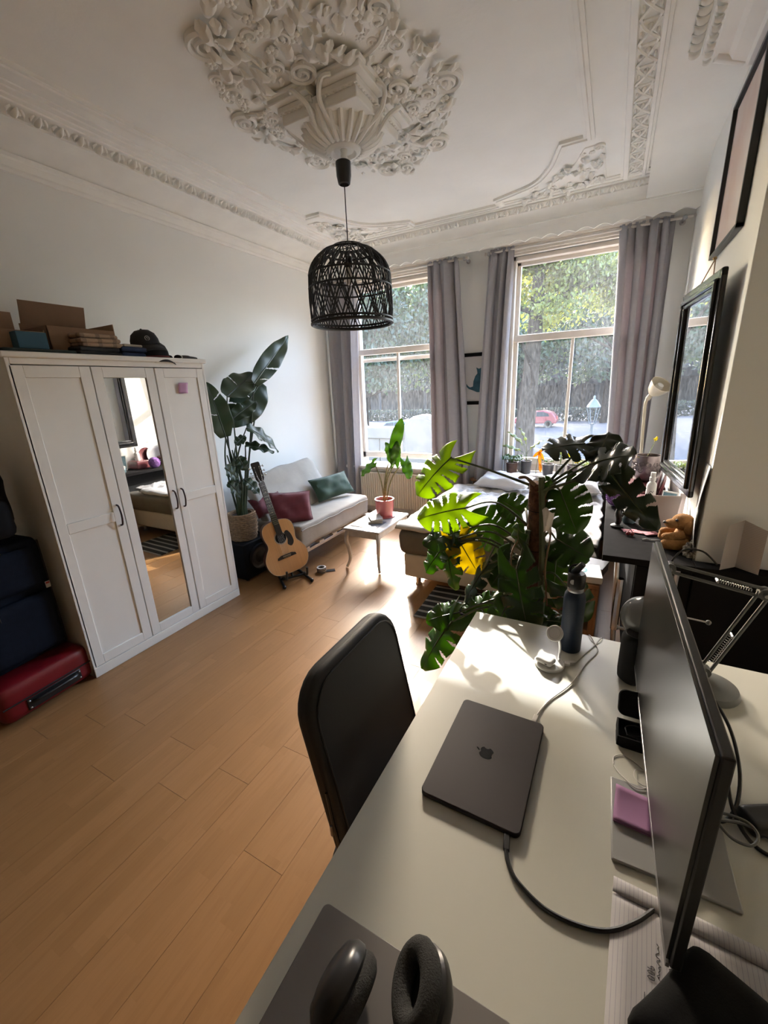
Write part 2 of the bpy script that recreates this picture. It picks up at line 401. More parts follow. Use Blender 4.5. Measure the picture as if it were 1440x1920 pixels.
# ---- cornices
def run(name, prof, axis, at, a, b, mat, parent, n=2, flip=1):
    """profile (distance from the wall, height) drawn along one axis"""
    g = MB(); k = len(prof)
    for t in (a, b):
        for d, z in prof:
            g.v.append((at + flip * d, t, z) if axis == 'y' else (t, at + flip * d, z))
    g.f = [(i, i + 1, k + i + 1, k + i) for i in range(k - 1)]
    return g.build(name, mat, parent, angle=25)
PROF = [(0, 3.05), (.02, 3.05), (.024, 3.07), (.014, 3.085), (.014, 3.125), (.024, 3.135), (.024, 3.158), (.006, 3.165),
        (.05, 3.188), (.12, 3.208), (.20, 3.222), (.27, 3.230), (.27, 3.242), (.37, 3.262), (.37, 3.272), (.395, 3.275), (.40, 3.283), (.44, 3.283), (.445, 3.291), (.475, 3.291), (.475, 3.305)]
t2 = sempty('trim_2', 'stucco cornice with a leaf band along the plain wall')
run('cornice', PROF, 'y', XL, YB, YW, m_stucco, t2)
PROFW = [(.22, 3.0), (.24, 3.10), (.25, 3.165), (.27, 3.20), (.30, 3.222), (.30, 3.232), (.345, 3.255), (.345, 3.266), (.37, 3.27), (.37, 3.28), (.40, 3.283), (.405, 3.291), (.43, 3.291), (.43, 3.305)]
t3 = sempty('trim_3', 'stucco cornice with a leaf band above the curtains')
run('cornice', PROFW, 'x', YW, XL, .10, m_stucco, t3, flip=-1)
# scalloped pelmet board
n = 420; pts = []
for i in range(n + 1):
    xx = XL + (XR - XL) * i / n
    pts.append((xx, 2.995 + .026 * abs(math.sin(xx * PI / .15))))
pel = MB().prism([(XL, 3.125)] + [(a, b) for a, b in pts] + [(XR, 3.125)], -.009, .009, Matrix(((1, 0, 0, 0), (0, 0, -1, 4.722), (0, 1, 0, 0), (0, 0, 0, 1))))
struct(pel.build('trim_4', m_plaster, smooth=False), 'plaster-coloured pelmet board with a scalloped lower edge')
struct(box('trim_5', m_plaster, XL, XR, 4.70, 4.95, 3.125, 3.14, bevel=.004), 'narrow top board of the pelmet')

cv = MB().grid(lambda u, v: (.085 + u * (XR - .085), 4.30 + .42 * v, HC - .175 * v ** 2.2), 2, 10)
struct(cv.build('trim_11', m_plaster), 'smooth plaster slope between ceiling and pelmet beside the chimney breast')
# motif meshes shared by all the stucco
def petal_mesh(name, L, Wd, H, curl, mat, tipdrop=0.0, nu=7, nv=5):
    def fn(u, v):
        t = v; s = (u - .5) * 2
        w_ = Wd * (math.sin(PI * min(1, t ** .75 * .96 + .04)) ** .8)
        z = H * (math.sin(PI * t) * (1 - .75 * s * s) + .25 * abs(s)) + tipdrop * t * t
        return (s * w_ * .5, t * L + curl * s * s * L, z)
    return MB().grid(fn, nu, nv).mesh(name, mat)
def motif_leaf():
    g = MB()
    for sx in (-1, 1):     # a pair of curled lobes and a centre tongue
        def fn(u, v, sx=sx):
            a = v * PI * 1.15; r = .030 * (1 - .35 * v)
            s = (u - .5) * 2
            return (sx * (.022 + r * math.sin(a) * .75 - .006 * s), -.03 + .062 * v + .007 * s, .008 + .028 * math.sin(PI * v) * (1 - .6 * s * s))
        g.grid(fn, 5, 7)
    def fc(u, v):
        s = (u - .5) * 2
        return (s * .018 * math.sin(PI * min(1, v * .9 + .1)), -.042 + .085 * v, .012 + .034 * math.sin(PI * v ** .8) * (1 - .7 * s * s))
    g.grid(fc, 5, 7)
    return g.mesh('acanthus', m_stucco)
am = motif_leaf()
k = 0; y = -.35
while y < 4.55:
    o = bpy.data.objects.new('acanthus', am); COL.objects.link(o); o.parent = t2
    o.matrix_local = Matrix(((0, -1, 0, XL + .318), (1, 0, 0, y), (0, 0, -1, 3.255), (0, 0, 0, 1))) @ R3('X', .2)
    y += .112
x = -3.02
while x < .02:
    o = bpy.data.objects.new('acanthus', am); COL.objects.link(o); o.parent = t3
    o.matrix_local = Matrix(((1, 0, 0, x), (0, 1, 0, YW - .322), (0, 0, -1, 3.247), (0, 0, 0, 1))) @ R3('X', .35) @ Matrix.Scale(.85, 4)
    x += .098
# lattice band on the other side of the panel
t6 = sempty('trim_6', 'broad stucco ceiling band of lattice and bosses beside the chimney breast')
run('band', [(-.125, 3.305), (-.125, 3.285), (-.105, 3.285), (-.10, 3.272), (-.07, 3.268), (-.062, 3.288), (.028, 3.288), (.034, 3.27), (.052, 3.27), (.056, 3.283), (.072, 3.283), (.076, 3.305)], 'y', 0, YB, 4.62, m_stucco, t6)
g = MB()
for sx in (-1, 1):
    g.tube(cat_rom([(-.042 * sx, -.085, .004), (-.02 * sx, -.05, .014), (.02 * sx, 0 + .01, .016), (.042 * sx, .05, .012), (.03 * sx, .085, .004)], 3), .0075, 5)
    g.sphere((.034 * sx, .0, .006), (.008, .018, .012), 8, 5)
g.sphere((0, -.045, .004), (.012, .014, .016), 8, 5)
g.tube([(-.04, .078, .006), (0, .062, .014), (.04, .078, .006)], .006, 5)
lm = g.mesh('lattice', m_stucco)
y = 1.2
while y < 4.58:
    o = bpy.data.objects.new('lattice', lm); COL.objects.link(o); o.parent = t6
    o.matrix_local = Matrix(((1, 0, 0, -.017), (0, 1, 0, y), (0, 0, -1, 3.288), (0, 0, 0, 1)))
    y += .17
# inner moulded frame with stepped and hollowed corners
def sweep(path, prof, mat, name, parent=None):
    n_ = len(path); k_ = len(prof); g_ = MB()
    for i in range(n_):
        p0, p1, p2 = Vector(path[i - 1]), Vector(path[i]), Vector(path[(i + 1) % n_])
        d1 = (p1 - p0).normalized(); d2 = (p2 - p1).normalized()
        n1 = Vector((-d1.y, d1.x)); n2 = Vector((-d2.y, d2.x)); mm = n1 + n2
        if mm.length < .2: mm = n1
        mm = mm.normalized(); sc_ = 1 / max(.45, mm.dot(n1))
        for o_, z_ in prof: g_.v.append((p1.x + mm.x * o_ * sc_, p1.y + mm.y * o_ * sc_, z_))
    for i in range(n_):
        j = (i + 1) % n_
        for q in range(k_ - 1): g_.f.append((i * k_ + q, i * k_ + q + 1, j * k_ + q + 1, j * k_ + q))
    return g_.build(name, mat, parent, angle=25)
crv = [tuple(p)[:2] for p in cat_rom([(-.46, 3.79, 0), (-.56, 4.07, 0), (-.735, 4.31, 0), (-1.07, 4.45, 0)], 6)]
far = [(-.285, 3.79)] + crv + [(-1.07, 4.585)]
left = [(-3.11 - a, b) for a, b in reversed(far)]
path = [(-.285, YB + .4)] + far + left + [(-2.825, YB + .4)]
t7 = sempty('trim_7', 'moulded stucco frame of the ceiling panel with hollowed corners')
sweep(path, [(0, 3.302), (0, 3.282), (.02, 3.282), (.024, 3.27), (.045, 3.27), (.048, 3.28), (.07, 3.28), (.07, 3.302)], m_stucco, 'frame', t7)
pet = petal_mesh('leaf', .09, .058, .034, -.15, m_stucco)
pet_s = petal_mesh('leaf', .055, .036, .026, -.15, m_stucco)
def spiral_mesh(name, R, turns, r0, mat, z0=.018):
    pts_ = []; rs = []
    N = int(22 * turns)
    for i in range(N + 1):
        t = i / N; a = 2 * PI * turns * t; rr = R * (1 - .82 * t)
        pts_.append((rr * math.cos(a), rr * math.sin(a), z0 * (.35 + .65 * t))); rs.append(r0 * (1.15 - .55 * t))
    g_ = MB().tube(pts_, rs, 6, flat=1.3); g_.sphere((pts_[-1][0], pts_[-1][1], z0), r0 * 1.15, 8, 6)
    return g_.mesh(name, mat)
def flower_mesh(name, r, mat):
    g_ = MB()
    for i in range(5):
        a = 2 * PI * i / 5
        g_.sphere((math.cos(a) * r * .62, math.sin(a) * r * .62, r * .25), (r * .42, r * .42, r * .32), 8, 5)
    g_.sphere((0, 0, r * .35), r * .3, 8, 5)
    return g_.mesh(name, mat)
spm = spiral_mesh('scroll', .085, 1.9, .013, m_stucco); sps = spiral_mesh('scroll', .055, 1.6, .010, m_stucco)
flm = flower_mesh('flower', .04, m_stucco)
def put(mesh, parent, x, y, z, a, sc=1.0, tilt=0.0, mir=1):
    o = bpy.data.objects.new(mesh.name.split('.')[0], mesh); COL.objects.link(o); o.parent = parent
    # relief hangs from the ceiling: local z points down
    o.matrix_local = Matrix.Translation((x, y, z)) @ R3('Z', a) @ R3('X', PI) @ R3('X', tilt) @ Matrix.Diagonal((sc * mir, sc, sc, 1))
    return o
rnd = random.Random(4)
for mirror in (0, 1):      # corner panels
    tc_ = sempty('trim_%d' % (8 + mirror), 'triangular stucco corner panel of leaves and flowers ' + ('near the chimney breast' if not mirror else 'above the sofa corner'))
    fx = (lambda q: q) if not mirror else (lambda q: -3.11 - q)
    brd = [(-.235, 3.91), (-.355, 3.915), (-.42, 4.09), (-.53, 4.29), (-.70, 4.44), (-.93, 4.555), (-.93, 4.625), (-.235, 4.625)]
    for q in range(len(brd)):
        a, b = brd[q], brd[(q + 1) % len(brd)]
        MB().tube([(fx(a[0]), a[1], HC), (fx(b[0]), b[1], HC)], .009, 5).build('moulding', m_stucco, tc_)
    placed = 0
    while placed < 60:
        a, b = rnd.uniform(-.92, -.25), rnd.uniform(3.93, 4.61)
        # inside the hollowed triangle
        dx, dy = a + 1.02, b - 3.72
        if math.hypot(dx, dy) < .66 or (a + .25) < -(b - 3.86) * 1.15: continue
        placed += 1; ang = rnd.uniform(0, 2 * PI)
        if placed % 7 == 0: put(sps, tc_, fx(a), b, HC, ang, .75, 0, rnd.choice((-1, 1)))
        elif placed % 4 == 0: put(flm, tc_, fx(a), b, HC, ang, .55)
        else: put(pet_s, tc_, fx(a), b, HC, ang, rnd.uniform(1.1, 1.6), .15)
# broken old cornice above the poster
t10 = sempty('trim_10', 'broken-off end of an old leaf cornice above the framed poster')
run('cornice', [(.255, 3.30), (.25, 3.27), (.235, 3.262), (.21, 3.245), (.20, 3.232), (.14, 3.222), (.12, 3.20), (.06, 3.185), (.05, 3.165), (0, 3.16), (0, 3.30)], 'y', XR, -1.2, 3.20, m_stucco, t10, flip=-1)
g = MB()
def curl(u, v):
    s_ = (u - .5) * 2; a_ = v * 2.5
    return (s_ * .032 * (1 - .25 * v), .034 - .045 * math.sin(a_), .006 + .026 * (1 - math.cos(a_)) * .8 - .012 * s_ * s_)
g.grid(curl, 7, 9); cm_ = g.mesh('curled_leaf', m_stucco)
y = 1.5
while y < 3.2:
    for dx, sc_ in ((.285, 1.0), (.225, .7)):
        o = bpy.data.objects.new('curled_leaf', cm_); COL.objects.link(o); o.parent = t10
        o.matrix_local = T(XR - dx, y + (.03 if sc_ < 1 else 0), 3.296 - (.285 - dx) * .7) @ R3('Z', PI) @ R3('X', PI) @ Matrix.Scale(sc_, 4)
    y += .062
MB().tube([(XR - .19, 3.17, 3.235), (XR - .06, 3.215, 3.20)], [.026, .022], 10).build('broken_end', m_stucco, t10)

# ---- ceiling rose
RX, RY = -1.555, 2.53
rose = thing('ceiling_rose', 'large white stucco ceiling rose of scrolls, leaves and flowers above the pendant lamp', 'ceiling rose', (RX, RY, HC))
g = MB().lathe([(.62, 0), (.60, -.012), (.52, -.02), (.40, -.03), (.30, -.035), (.001, -.04)], 40, Matrix.Diagonal((.93, 1.25, 1, 1)))
g.build('backing_plate', m_stucco, rose)
for sx in (-1, 1):          # stepped square block of four consoles
    for sy in (-1, 1):
        bx = lambda a, z0, z1, nm_: box(nm_, m_stucco, *sorted((sx * .03, sx * a)), *sorted((sy * .03, sy * a)), z0, z1, rose, bevel=.006)
        bx(.30, -.085, -.03, 'console'); bx(.315, -.06, -.045, 'console_moulding'); bx(.262, -.115, -.085, 'console_moulding'); bx(.245, -.165, -.115, 'console')
        for i in range(9):
            q = .03 + i * .026
            for m_ in (0, 1):
                c = (sx * (.25 if m_ else q), sy * (q if m_ else .25), -.112)
                put_ = MB().sphere((0, 0, 0), (.010, .010, .010), 6, 4) if i == 0 and m_ == 0 and sx == -1 and sy == -1 else None
                if put_: dm = put_.mesh('bead', m_stucco)
                o = bpy.data.objects.new('bead', dm); COL.objects.link(o); o.parent = rose; o.location = c
bowl = MB().lathe([(.255, -.10), (.25, -.13), (.20, -.19), (.14, -.225), (.10, -.24), (.10, -.25), (.085, -.262), (.075, -.262), (.06, -.245), (.001, -.24)], 32).build('bowl', m_stucco, rose)
for i in range(24):       # fluting leaves round the bowl
    a = 2 * PI * i / 24
    pts_ = [(math.cos(a) * r, math.sin(a) * r, z) for r, z in ((.25, -.13), (.205, -.192), (.15, -.225), (.105, -.243))]
    MB().tube(cat_rom(pts_, 4), [.016] * 12 + [.008], 6).build('flute', m_stucco, rose)
for i in range(4):        # tall acanthus at the corners of the cross
    a = PI / 2 * i
    for s in (-1, 1):
        pts_ = cat_rom([(.08 * s, .10, -.22), (.05 * s, .2, -.2), (.04 * s, .28, -.14), (.09 * s, .33, -.09), (.13 * s, .30, -.07)], 5)
        g = MB().tube(pts_, [.010] * 8 + [.013] * 8 + [.010] * (len(pts_) - 16), 7, R3('Z', a)); g.build('acanthus_stem', m_stucco, rose)
    put(spm, rose, math.sin(a) * -.36, math.cos(a) * .36, -.045, a, .9)
rnd = random.Random(11)
def rr_(a): return 1.0 + .06 * math.cos(4 * a) + .04 * math.cos(12 * a)
EX, EY = .60, .84
for ring, cnt in ((.48, 26), (.57, 32), (.66, 38), (.75, 44), (.84, 50), (.92, 54), (1.0, 40)):
    for i in range(cnt):
        a = 2 * PI * (i + rnd.random() * .6) / cnt; r = ring * rr_(a) * rnd.uniform(.95, 1.05)
        x, y = EX * r * math.cos(a), EY * r * math.sin(a)
        if max(abs(x), abs(y)) < .31: continue
        z = -.035 if ring < .7 else -.012
        kind = (i * 7 + int(ring * 50)) % 9
        if kind in (0, 4): put(flm, rose, x, y, z, rnd.uniform(0, 6), rnd.uniform(.6, 1.0))
        elif kind == 2: put(sps, rose, x, y, z, rnd.uniform(0, 6), rnd.uniform(.7, 1.1), 0, rnd.choice((-1, 1)))
        else: put(pet if kind % 2 else pet_s, rose, x, y, z, a - PI / 2 + rnd.uniform(-1.3, 1.3), rnd.uniform(.75, 1.25), rnd.uniform(-.05, .45))
for i in range(8):        # the eight outer scrolls that make the lobes
    a = PI / 4 * i + .2; r = .98 * rr_(a)
    x, y = EX * r * math.cos(a), EY * r * math.sin(a)
    put(spm, rose, x, y, -.006, a + 1.2, 1.05, 0, 1 if i % 2 else -1)
    pts_ = cat_rom([(x * .55, y * .55, -.035), (x * .75 - y * .1, y * .75 + x * .1, -.03), (x * .95 - y * .1, y * .95 + x * .1, -.02)], 6)
    MB().tube(pts_, [.012] * len(pts_), 6).build('stem', m_stucco, rose)
MB().lathe([(.02, -.33), (.024, -.30), (.018, -.27), (.022, -.24)], 12).build('hook_tube', m_stucco, rose)

# ------------------------------------------------------------------ soft shapes
def pillow(w_, h_, t_, n_=15, pinch=.14, seed=0, wr=.012):
    """square cushion lying in local XY, thickness along Z"""
    g_ = MB()
    for side in (1, -1):
        def fn(u, v):
            a, b = u * 2 - 1, v * 2 - 1
            ex = 1 - pinch * (1 - b * b) * abs(a) ** 3 * .5; ey = 1 - pinch * (1 - a * a) * abs(b) ** 3 * .5
            z = (max(0, 1 - a ** 4) * max(0, 1 - b ** 4)) ** .55
            wob = noise.noise(Vector((a * 2.2 + seed, b * 2.2, side))) * wr * 2.2
            return (a * w_ / 2 * ex, b * h_ / 2 * ey, side * z * (t_ / 2) + wob * z)
        g_.grid(fn, n_, n_)
    bm = bmesh.new(); me = bpy.data.meshes.new('p'); me.from_pydata(g_.v, [], g_.f); bm.from_mesh(me)
    bmesh.ops.remove_doubles(bm, verts=bm.verts, dist=1e-4); bm.to_mesh(me); bm.free()
    r = MB(); r.v = [tuple(v.co) for v in me.vertices]; r.f = [tuple(p.vertices) for p in me.polygons]
    return r
def rbox(x0, x1, y0, y1, z0, z1, r, n_=6, wr=0, seed=0, res=8):
    """soft box: superellipsoid-like rounded block with slight unevenness"""
    g_ = MB(); c = Vector(((x0 + x1) / 2, (y0 + y1) / 2, (z0 + z1) / 2)); h = Vector(((x1 - x0) / 2, (y1 - y0) / 2, (z1 - z0) / 2))
    def axis_pts(hh):
        a = [-hh, -hh + r * .3, -hh + r]
        k_ = max(1, int(res)); a += [(-hh + r) + (2 * hh - 2 * r) * i / k_ for i in range(1, k_)]
        return a + [hh - r, hh - r * .3, hh]
    X_, Y_, Z_ = axis_pts(h.x), axis_pts(h.y), axis_pts(h.z)
    def rnd_(p):
        q = Vector((max(-h.x + r, min(h.x - r, p.x)), max(-h.y + r, min(h.y - r, p.y)), max(-h.z + r, min(h.z - r, p.z))))
        d = p - q
        if d.length > 1e-9: p = q + d.normalized() * r
        if wr: p = p + Vector((0, 0, 1)) * noise.noise(p * 5 + Vector((seed, 0, 0))) * wr + Vector((1, 1, 0)) * noise.noise(p * 6 + Vector((0, seed, 3))) * wr * .6
        return tuple(c + p)
    for (A, B, ax) in ((X_, Y_, 2), (X_, Z_, 1), (Y_, Z_, 0)):
        for s in (-1, 1):
            vs = []
            for b in B:
                for a in A:
                    p = [0, 0, 0]; o = [i for i in range(3) if i != ax]; p[o[0]] = a; p[o[1]] = b; p[ax] = s * h[ax]
                    vs.append(rnd_(Vector(p)))
            na = len(A); g_.add(vs, [(j * na + i, j * na + i + 1, (j + 1) * na + i + 1, (j + 1) * na + i) for j in range(len(B) - 1) for i in range(na - 1)])
    me = bpy.data.meshes.new('p'); me.from_pydata(g_.v, [], g_.f); bm = bmesh.new(); bm.from_mesh(me)
    bmesh.ops.remove_doubles(bm, verts=bm.verts, dist=1e-4); bm.to_mesh(me); bm.free()
    k_ = MB(); k_.v = [tuple(v.co) for v in me.vertices]; k_.f = [tuple(p.vertices) for p in me.polygons]
    return k_

# ------------------------------------------------------------------ wardrobe
WX, WY0, WY1, WH = -2.72, 1.05, 2.25, 1.955
wd = thing('wardrobe', 'white three-door wardrobe with a mirror in its middle door', 'wardrobe', (WX, WY0, 0))
wl_ = WY1 - WY0
# local: x<0 goes back to the wall, y runs along the front
box('side_panel', m_white, -.57, 0, 0, .02, 0, WH - .03, wd); box('side_panel', m_white, -.57, 0, wl_ - .02, wl_, 0, WH - .03, wd)
box('back_panel', m_white, -.57, -.562, .02, wl_ - .02, 0, WH - .03, wd)
box('top_board', m_white, -.585, .018, -.015, wl_ + .015, WH - .03, WH, wd, bevel=.006)
box('top_rail', m_white, -.03, 0, .02, wl_ - .02, 1.893, WH - .03, wd)
box('plinth', m_white, -.03, .002, .0, wl_, 0, .066, wd, bevel=.003)
box('shelf', m_white, -.55, -.04, .02, wl_ - .02, .07, .09, wd)
def wdoor(y0, y1, kind, hy):
    d = bpy.data.objects.new('door', None); COL.objects.link(d); d.parent = wd; d.location = (0, y0, 0); d.empty_display_size = .05
    w_ = y1 - y0; z0, z1 = .070, 1.888; s = .062
    B = lambda nm_, a, b, c, e, x0=-.02, x1=.0, mt=m_white: box(nm_, mt, x0, x1, a, b, c, e, d, bevel=.0022)
    B('stile', 0.002, s, z0, z1); B('stile', w_ - s, w_ - .002, z0, z1)
    B('rail', s, w_ - s, z1 - .062, z1); B('rail', s, w_ - s, z0, z0 + .062)
    if kind == 'mirror':
        B('mirror_glass', s, w_ - s, z0 + .062, z1 - .062, -.014, -.010, m_mirror)
    else:
        B('rail', s, w_ - s, .95, 1.012)
        B('panel', s, w_ - s, z0 + .062, .95, -.016, -.008); B('panel', s, w_ - s, 1.012, z1 - .062, -.016, -.008)
    MB().tube(cat_rom([(0, hy, 1.052), (.020, hy, 1.045), (.030, hy, 1.01), (.032, hy, .985), (.030, hy, .96), (.020, hy, .925), (0, hy, .918)], 4), .0055, 8).build('handle', m_handle, d)
m_handle = M('handle_bronze', (.045, .028, .03), .4, .6)
wdoor(.008, .398, 'panel', .355); wdoor(.400, .795, 'mirror', .362); wdoor(.800, wl_ - .010, 'panel', .028)
note = MB().grid(lambda u, v: ((.5 - abs(v - .5)) * 0 + .016 * (1 - v) ** 2 + .001, u * .075, -v * .072), 5, 6)
tag(note.build('sticky_note', M('pink_paper', (.50, .30, .47), .8, var=.03), solid=.0008, m=T(WX + .001, 2.0, 1.79)), 'pink sticky note stuck high on a white wardrobe door', 'sticky note')

# things on the wardrobe
ZT = WH
bx1 = thing('cardboard_box', 'large flat cardboard box standing long against the wall on the wardrobe', 'box', (-3.02, 1.53, ZT))
for a in ((-.14, .16, -.19, .19, 0, .008), (-.14, -.134, -.19, .19, 0, .20), (.154, .16, -.19, .19, 0, .16), (-.14, .16, -.19, -.184, 0, .16), (-.14, .16, .184, .19, 0, .20)):
    box('side', m_card, *a, bx1, bevel=.001)
MB().box(-.003, .003, -.18, .18, 0, .13).build('flap', m_card, bx1, m=T(-.137, 0, .2) @ R3('Y', .25))
bx2 = thing('cardboard_box', 'small open cardboard box with torn flaps at the corner of the wardrobe top', 'box', (-2.98, 1.19, ZT), .08)
for a in ((-.14, .14, -.12, .12, 0, .008), (-.14, -.134, -.12, .12, 0, .25), (.134, .14, -.12, .12, 0, .12), (-.14, .14, -.12, -.114, 0, .25), (-.14, .14, .114, .12, 0, .13)):
    box('side', m_card, *a, bx2, bevel=.001)
box('flap', m_card, .0, .10, -.003, .003, 0, .12, bx2, bevel=.001, m=T(-.1, -.11, .25) @ R3('X', .4))
tag(box('shoe_box', M('blue_board', (.02, .075, .115), .7), -.06, .05, -.07, .07, 0, .085, bevel=.003, m=T(-2.82, 1.22, ZT + .022)), 'small blue carton in front of the open cardboard box', 'box')
# folded clothes
def folded(name, x, y, z, w_, d_, h_, mat, label, cat_, seed, rz=0, layers=4):
    t = thing(name, label, cat_, (x, y, z), rz)
    hh = h_ / layers
    for i in range(layers):
        r_ = random.Random(seed + i)
        rbox(-w_ / 2 + r_.uniform(-.01, .01), w_ / 2 + r_.uniform(-.012, .012), -d_ / 2 + r_.uniform(-.012, .012), d_ / 2 + r_.uniform(-.012, .012), hh * i, hh * (i + 1) * 1.02, hh * .48, wr=.006, seed=seed + i).build('fold', mat, t)
    return t
m_plaid = plaid('plaid_wool', (.30, .21, .14), (.09, .06, .045), 14, 11)
m_dk = M('dark_cloth', (.014, .014, .016), .95, var=.3, scale=20)
m_dkgreen = M('dark_green_cloth', (.02, .028, .024), .95, var=.3, scale=20)
m_navy = M('navy_cloth', (.018, .032, .075), .95, var=.2, scale=20)
folded('folded_trousers', -2.84, 1.23, ZT, .2, .36, .022, m_dkgreen, 'dark folded trousers lying under the blue carton', 'clothes', 1, 0, 1)
folded('folded_shirt', -2.84, 1.545, ZT, .20, .24, .045, m_dk, 'flat black folded garment under the plaid blanket', 'clothes', 9, .05, 2)
folded('plaid_blanket', -2.85, 1.56, ZT + .047, .19, .25, .075, m_plaid, 'folded brown plaid blanket on top of black clothes', 'blanket', 5, .08, 3)
folded('folded_jumper', -2.84, 1.77, ZT, .18, .17, .06, m_navy, 'folded navy jumper beside the plaid blanket on the wardrobe', 'clothes', 15, -.05, 2)
folded('folded_shirt', -2.84, 1.755, ZT + .062, .15, .14, .016, M('cream_cloth', (.30, .27, .22), .95), 'thin cream garment lying on the navy jumper', 'clothes', 25, .1, 1)
def cap(x, y, z, rz, label, mat, tilt=0, logo=True, band=None):
    t = thing('baseball_cap', label, 'cap', m=T(x, y, z) @ R3('Z', rz) @ R3('X', tilt))
    MB().lathe([(.088, 0), (.091, .02), (.088, .05), (.074, .085), (.045, .108), (.008, .115), (.001, .115)], 24).build('crown', mat, t)
    br = MB(); 
    def fn(u, v):
        a = (u - .5) * 1.9
        r_ = .085 + v * .07 * math.cos(a * .75) ** .6
        return (math.cos(a) * r_, math.sin(a) * r_ * (1 - .12 * v), .008 - .035 * v * v - .02 * (a / .95) ** 2 * v)
    br.grid(fn, 15, 5).build('visor', mat, t, solid=.004)
    MB().sphere((0, 0, .117), (.007, .007, .004), 8, 5).build('button', mat, t)
    if band: MB().tube([(math.cos(a) * .0905, math.sin(a) * .0905, .012) for a in [2 * PI * i / 28 for i in range(28)]], .004, 5, closed=True).build('piping', band, t)
    if logo:
        pts_ = [(.0905 + .0 * i, .014 * math.cos(a), .052 + .014 * math.sin(a)) for i, a in enumerate([2 * PI * i / 14 for i in range(14)])]
        pts_ = [(p[0] - .0025 - abs(p[1]) * .08 - max(0, p[2] - .05) * .35, p[1], p[2]) for p in pts_]
        w_ = M('white_thread', (.5, .5, .5), .8); e = MB().tube(pts_, .0016, 4, closed=True); e.build('embroidered_ring', w_, t)
        MB().tube([(.088, -.008, .052), (.088, .0, .058), (.088, .008, .052), (.088, .0, .047)], .0015, 4).build('embroidered_mark', w_, t)
cap(-2.84, 1.955, ZT, -.3, 'lower black cap with red piping on the wardrobe', m_dk, 0, False, M('red_piping', (.25, .03, .03), .7))
cap(-2.87, 1.925, ZT + .075, -.35, 'upper black cap with a small white emblem on the wardrobe', m_dk, .12)
sn = thing('sunglasses', 'dark folded sunglasses lying at the wardrobe top edge', 'sunglasses', (-2.83, 2.09, ZT), .6)
for s in (-1, 1):
    MB().sphere((s * .03, 0, .016), (.026, .004, .016), 12, 7).build('lens', m_black, sn)
    MB().tube([(s * .055, 0, .02), (s * .05, .03, .016), (-s * .04, .045, .008)], .0025, 5).build('temple', m_black, sn)
wt = thing('lint_brush', 'small black brush with a white collar beside the sunglasses', 'brush', (-2.83, 2.18, ZT + .018), 1.4)
MB().tube([(-.05, 0, 0), (-.02, 0, 0)], .016, 10).build('collar', M('white_plastic', (.6, .58, .55), .4), wt)
MB().tube(cat_rom([(-.02, 0, 0), (.02, 0, 0), (.07, 0, -.004), (.10, 0, -.01)], 4), [.015] * 6 + [.011] * 6 + [.004], 10).build('grip', m_black, wt)

# ------------------------------------------------------------------ luggage
m_nav = M('navy_nylon', (.006, .009, .017), .8, var=.15, scale=40, bump=.1, bscale=300, spec=.1)
m_redcase = M('red_shell', (.15, .005, .010), .35, var=.05)
s1 = thing('suitcase', 'red hard-shell suitcase lying flat on the floor under the navy one', 'suitcase', (-2.99, .80, 0), .10)
rbox(-.27, .27, -.24, .24, .012, .235, .045).build('shell', m_redcase, s1)
box('side_handle_recess', m_black, .268, .276, -.13, .16, .045, .115, s1, bevel=.02)
MB().tube(cat_rom([(.276, -.10, .09), (.295, -.06, .095), (.295, .10, .095), (.276, .135, .09)], 5), .010, 8).build('handle', m_black, s1)
for yy in (-.118, .15):
    for zz in (.058, .10): MB().sphere((.277, yy, zz), (.004, .006, .006), 8, 5).build('rivet', m_steel, s1)
MB().tube([(.272, -.235, .125), (.272, .235, .125)], .005, 5).build('zip', m_black, s1)
for yy in (-.19, .19): MB().tube([(-.26, yy, .012), (-.2, yy, .012)], .012, 8).build('wheel', m_black, s1)
s2 = thing('suitcase', 'upright navy fabric suitcase standing on the red one', 'suitcase', m=T(-2.97, .80, .245) @ R3('Z', .10))
rbox(-.14, .14, -.23, .21, .0, .72, .05).build('body', m_nav, s2)
rbox(.13, .175, -.19, .17, .05, .40, .03).build('front_pocket', m_nav, s2); rbox(.13, .165, -.17, .15, .44, .68, .025).build('front_pocket', m_nav, s2)
for yy in (-.225, .205): MB().tube(cat_rom([(.11, yy, .03), (.11, yy, .69)], 6), .007, 6).build('zip', m_black, s2)
MB().tube(cat_rom([(.17, -.10, .43), (.185, -.10, .38), (.18, -.09, .30)], 5), .008, 6).build('strap', m_black, s2)
lab = box('luggage_tag', M('white_label', (.5, .5, .5), .6), .142, .146, .17, .195, .40, .44, s2, bevel=.001)
box('tag_print', M('label_print', (.3, .02, .02), .6), .1461, .1465, .173, .192, .425, .436, s2, bevel=0)
b1 = thing('backpack', 'black backpack slumped on top of the navy suitcase', 'backpack', m=T(-2.98, .78, .97) @ R3('Z', .05))
rbox(-.13, .14, -.22, .19, 0, .44, .11, wr=.02, seed=3, res=10).build('body', m_blackmat, b1)
rbox(.10, .19, -.17, .14, .03, .24, .05, wr=.012, seed=5).build('front_pocket', m_blackmat, b1)
MB().tube(cat_rom([(.0, -.04, .43), (.0, -.02, .48), (.0, .04, .48), (.0, .06, .43)], 5), .010, 7).build('top_handle', m_blackmat, b1)
MB().tube(cat_rom([(.10, -.20, .36), (.16, -.16, .28), (.155, -.14, .12), (.13, -.18, .04)], 5), .014, 7).build('shoulder_strap', M('grey_webbing', (.05, .05, .055), .8), b1)

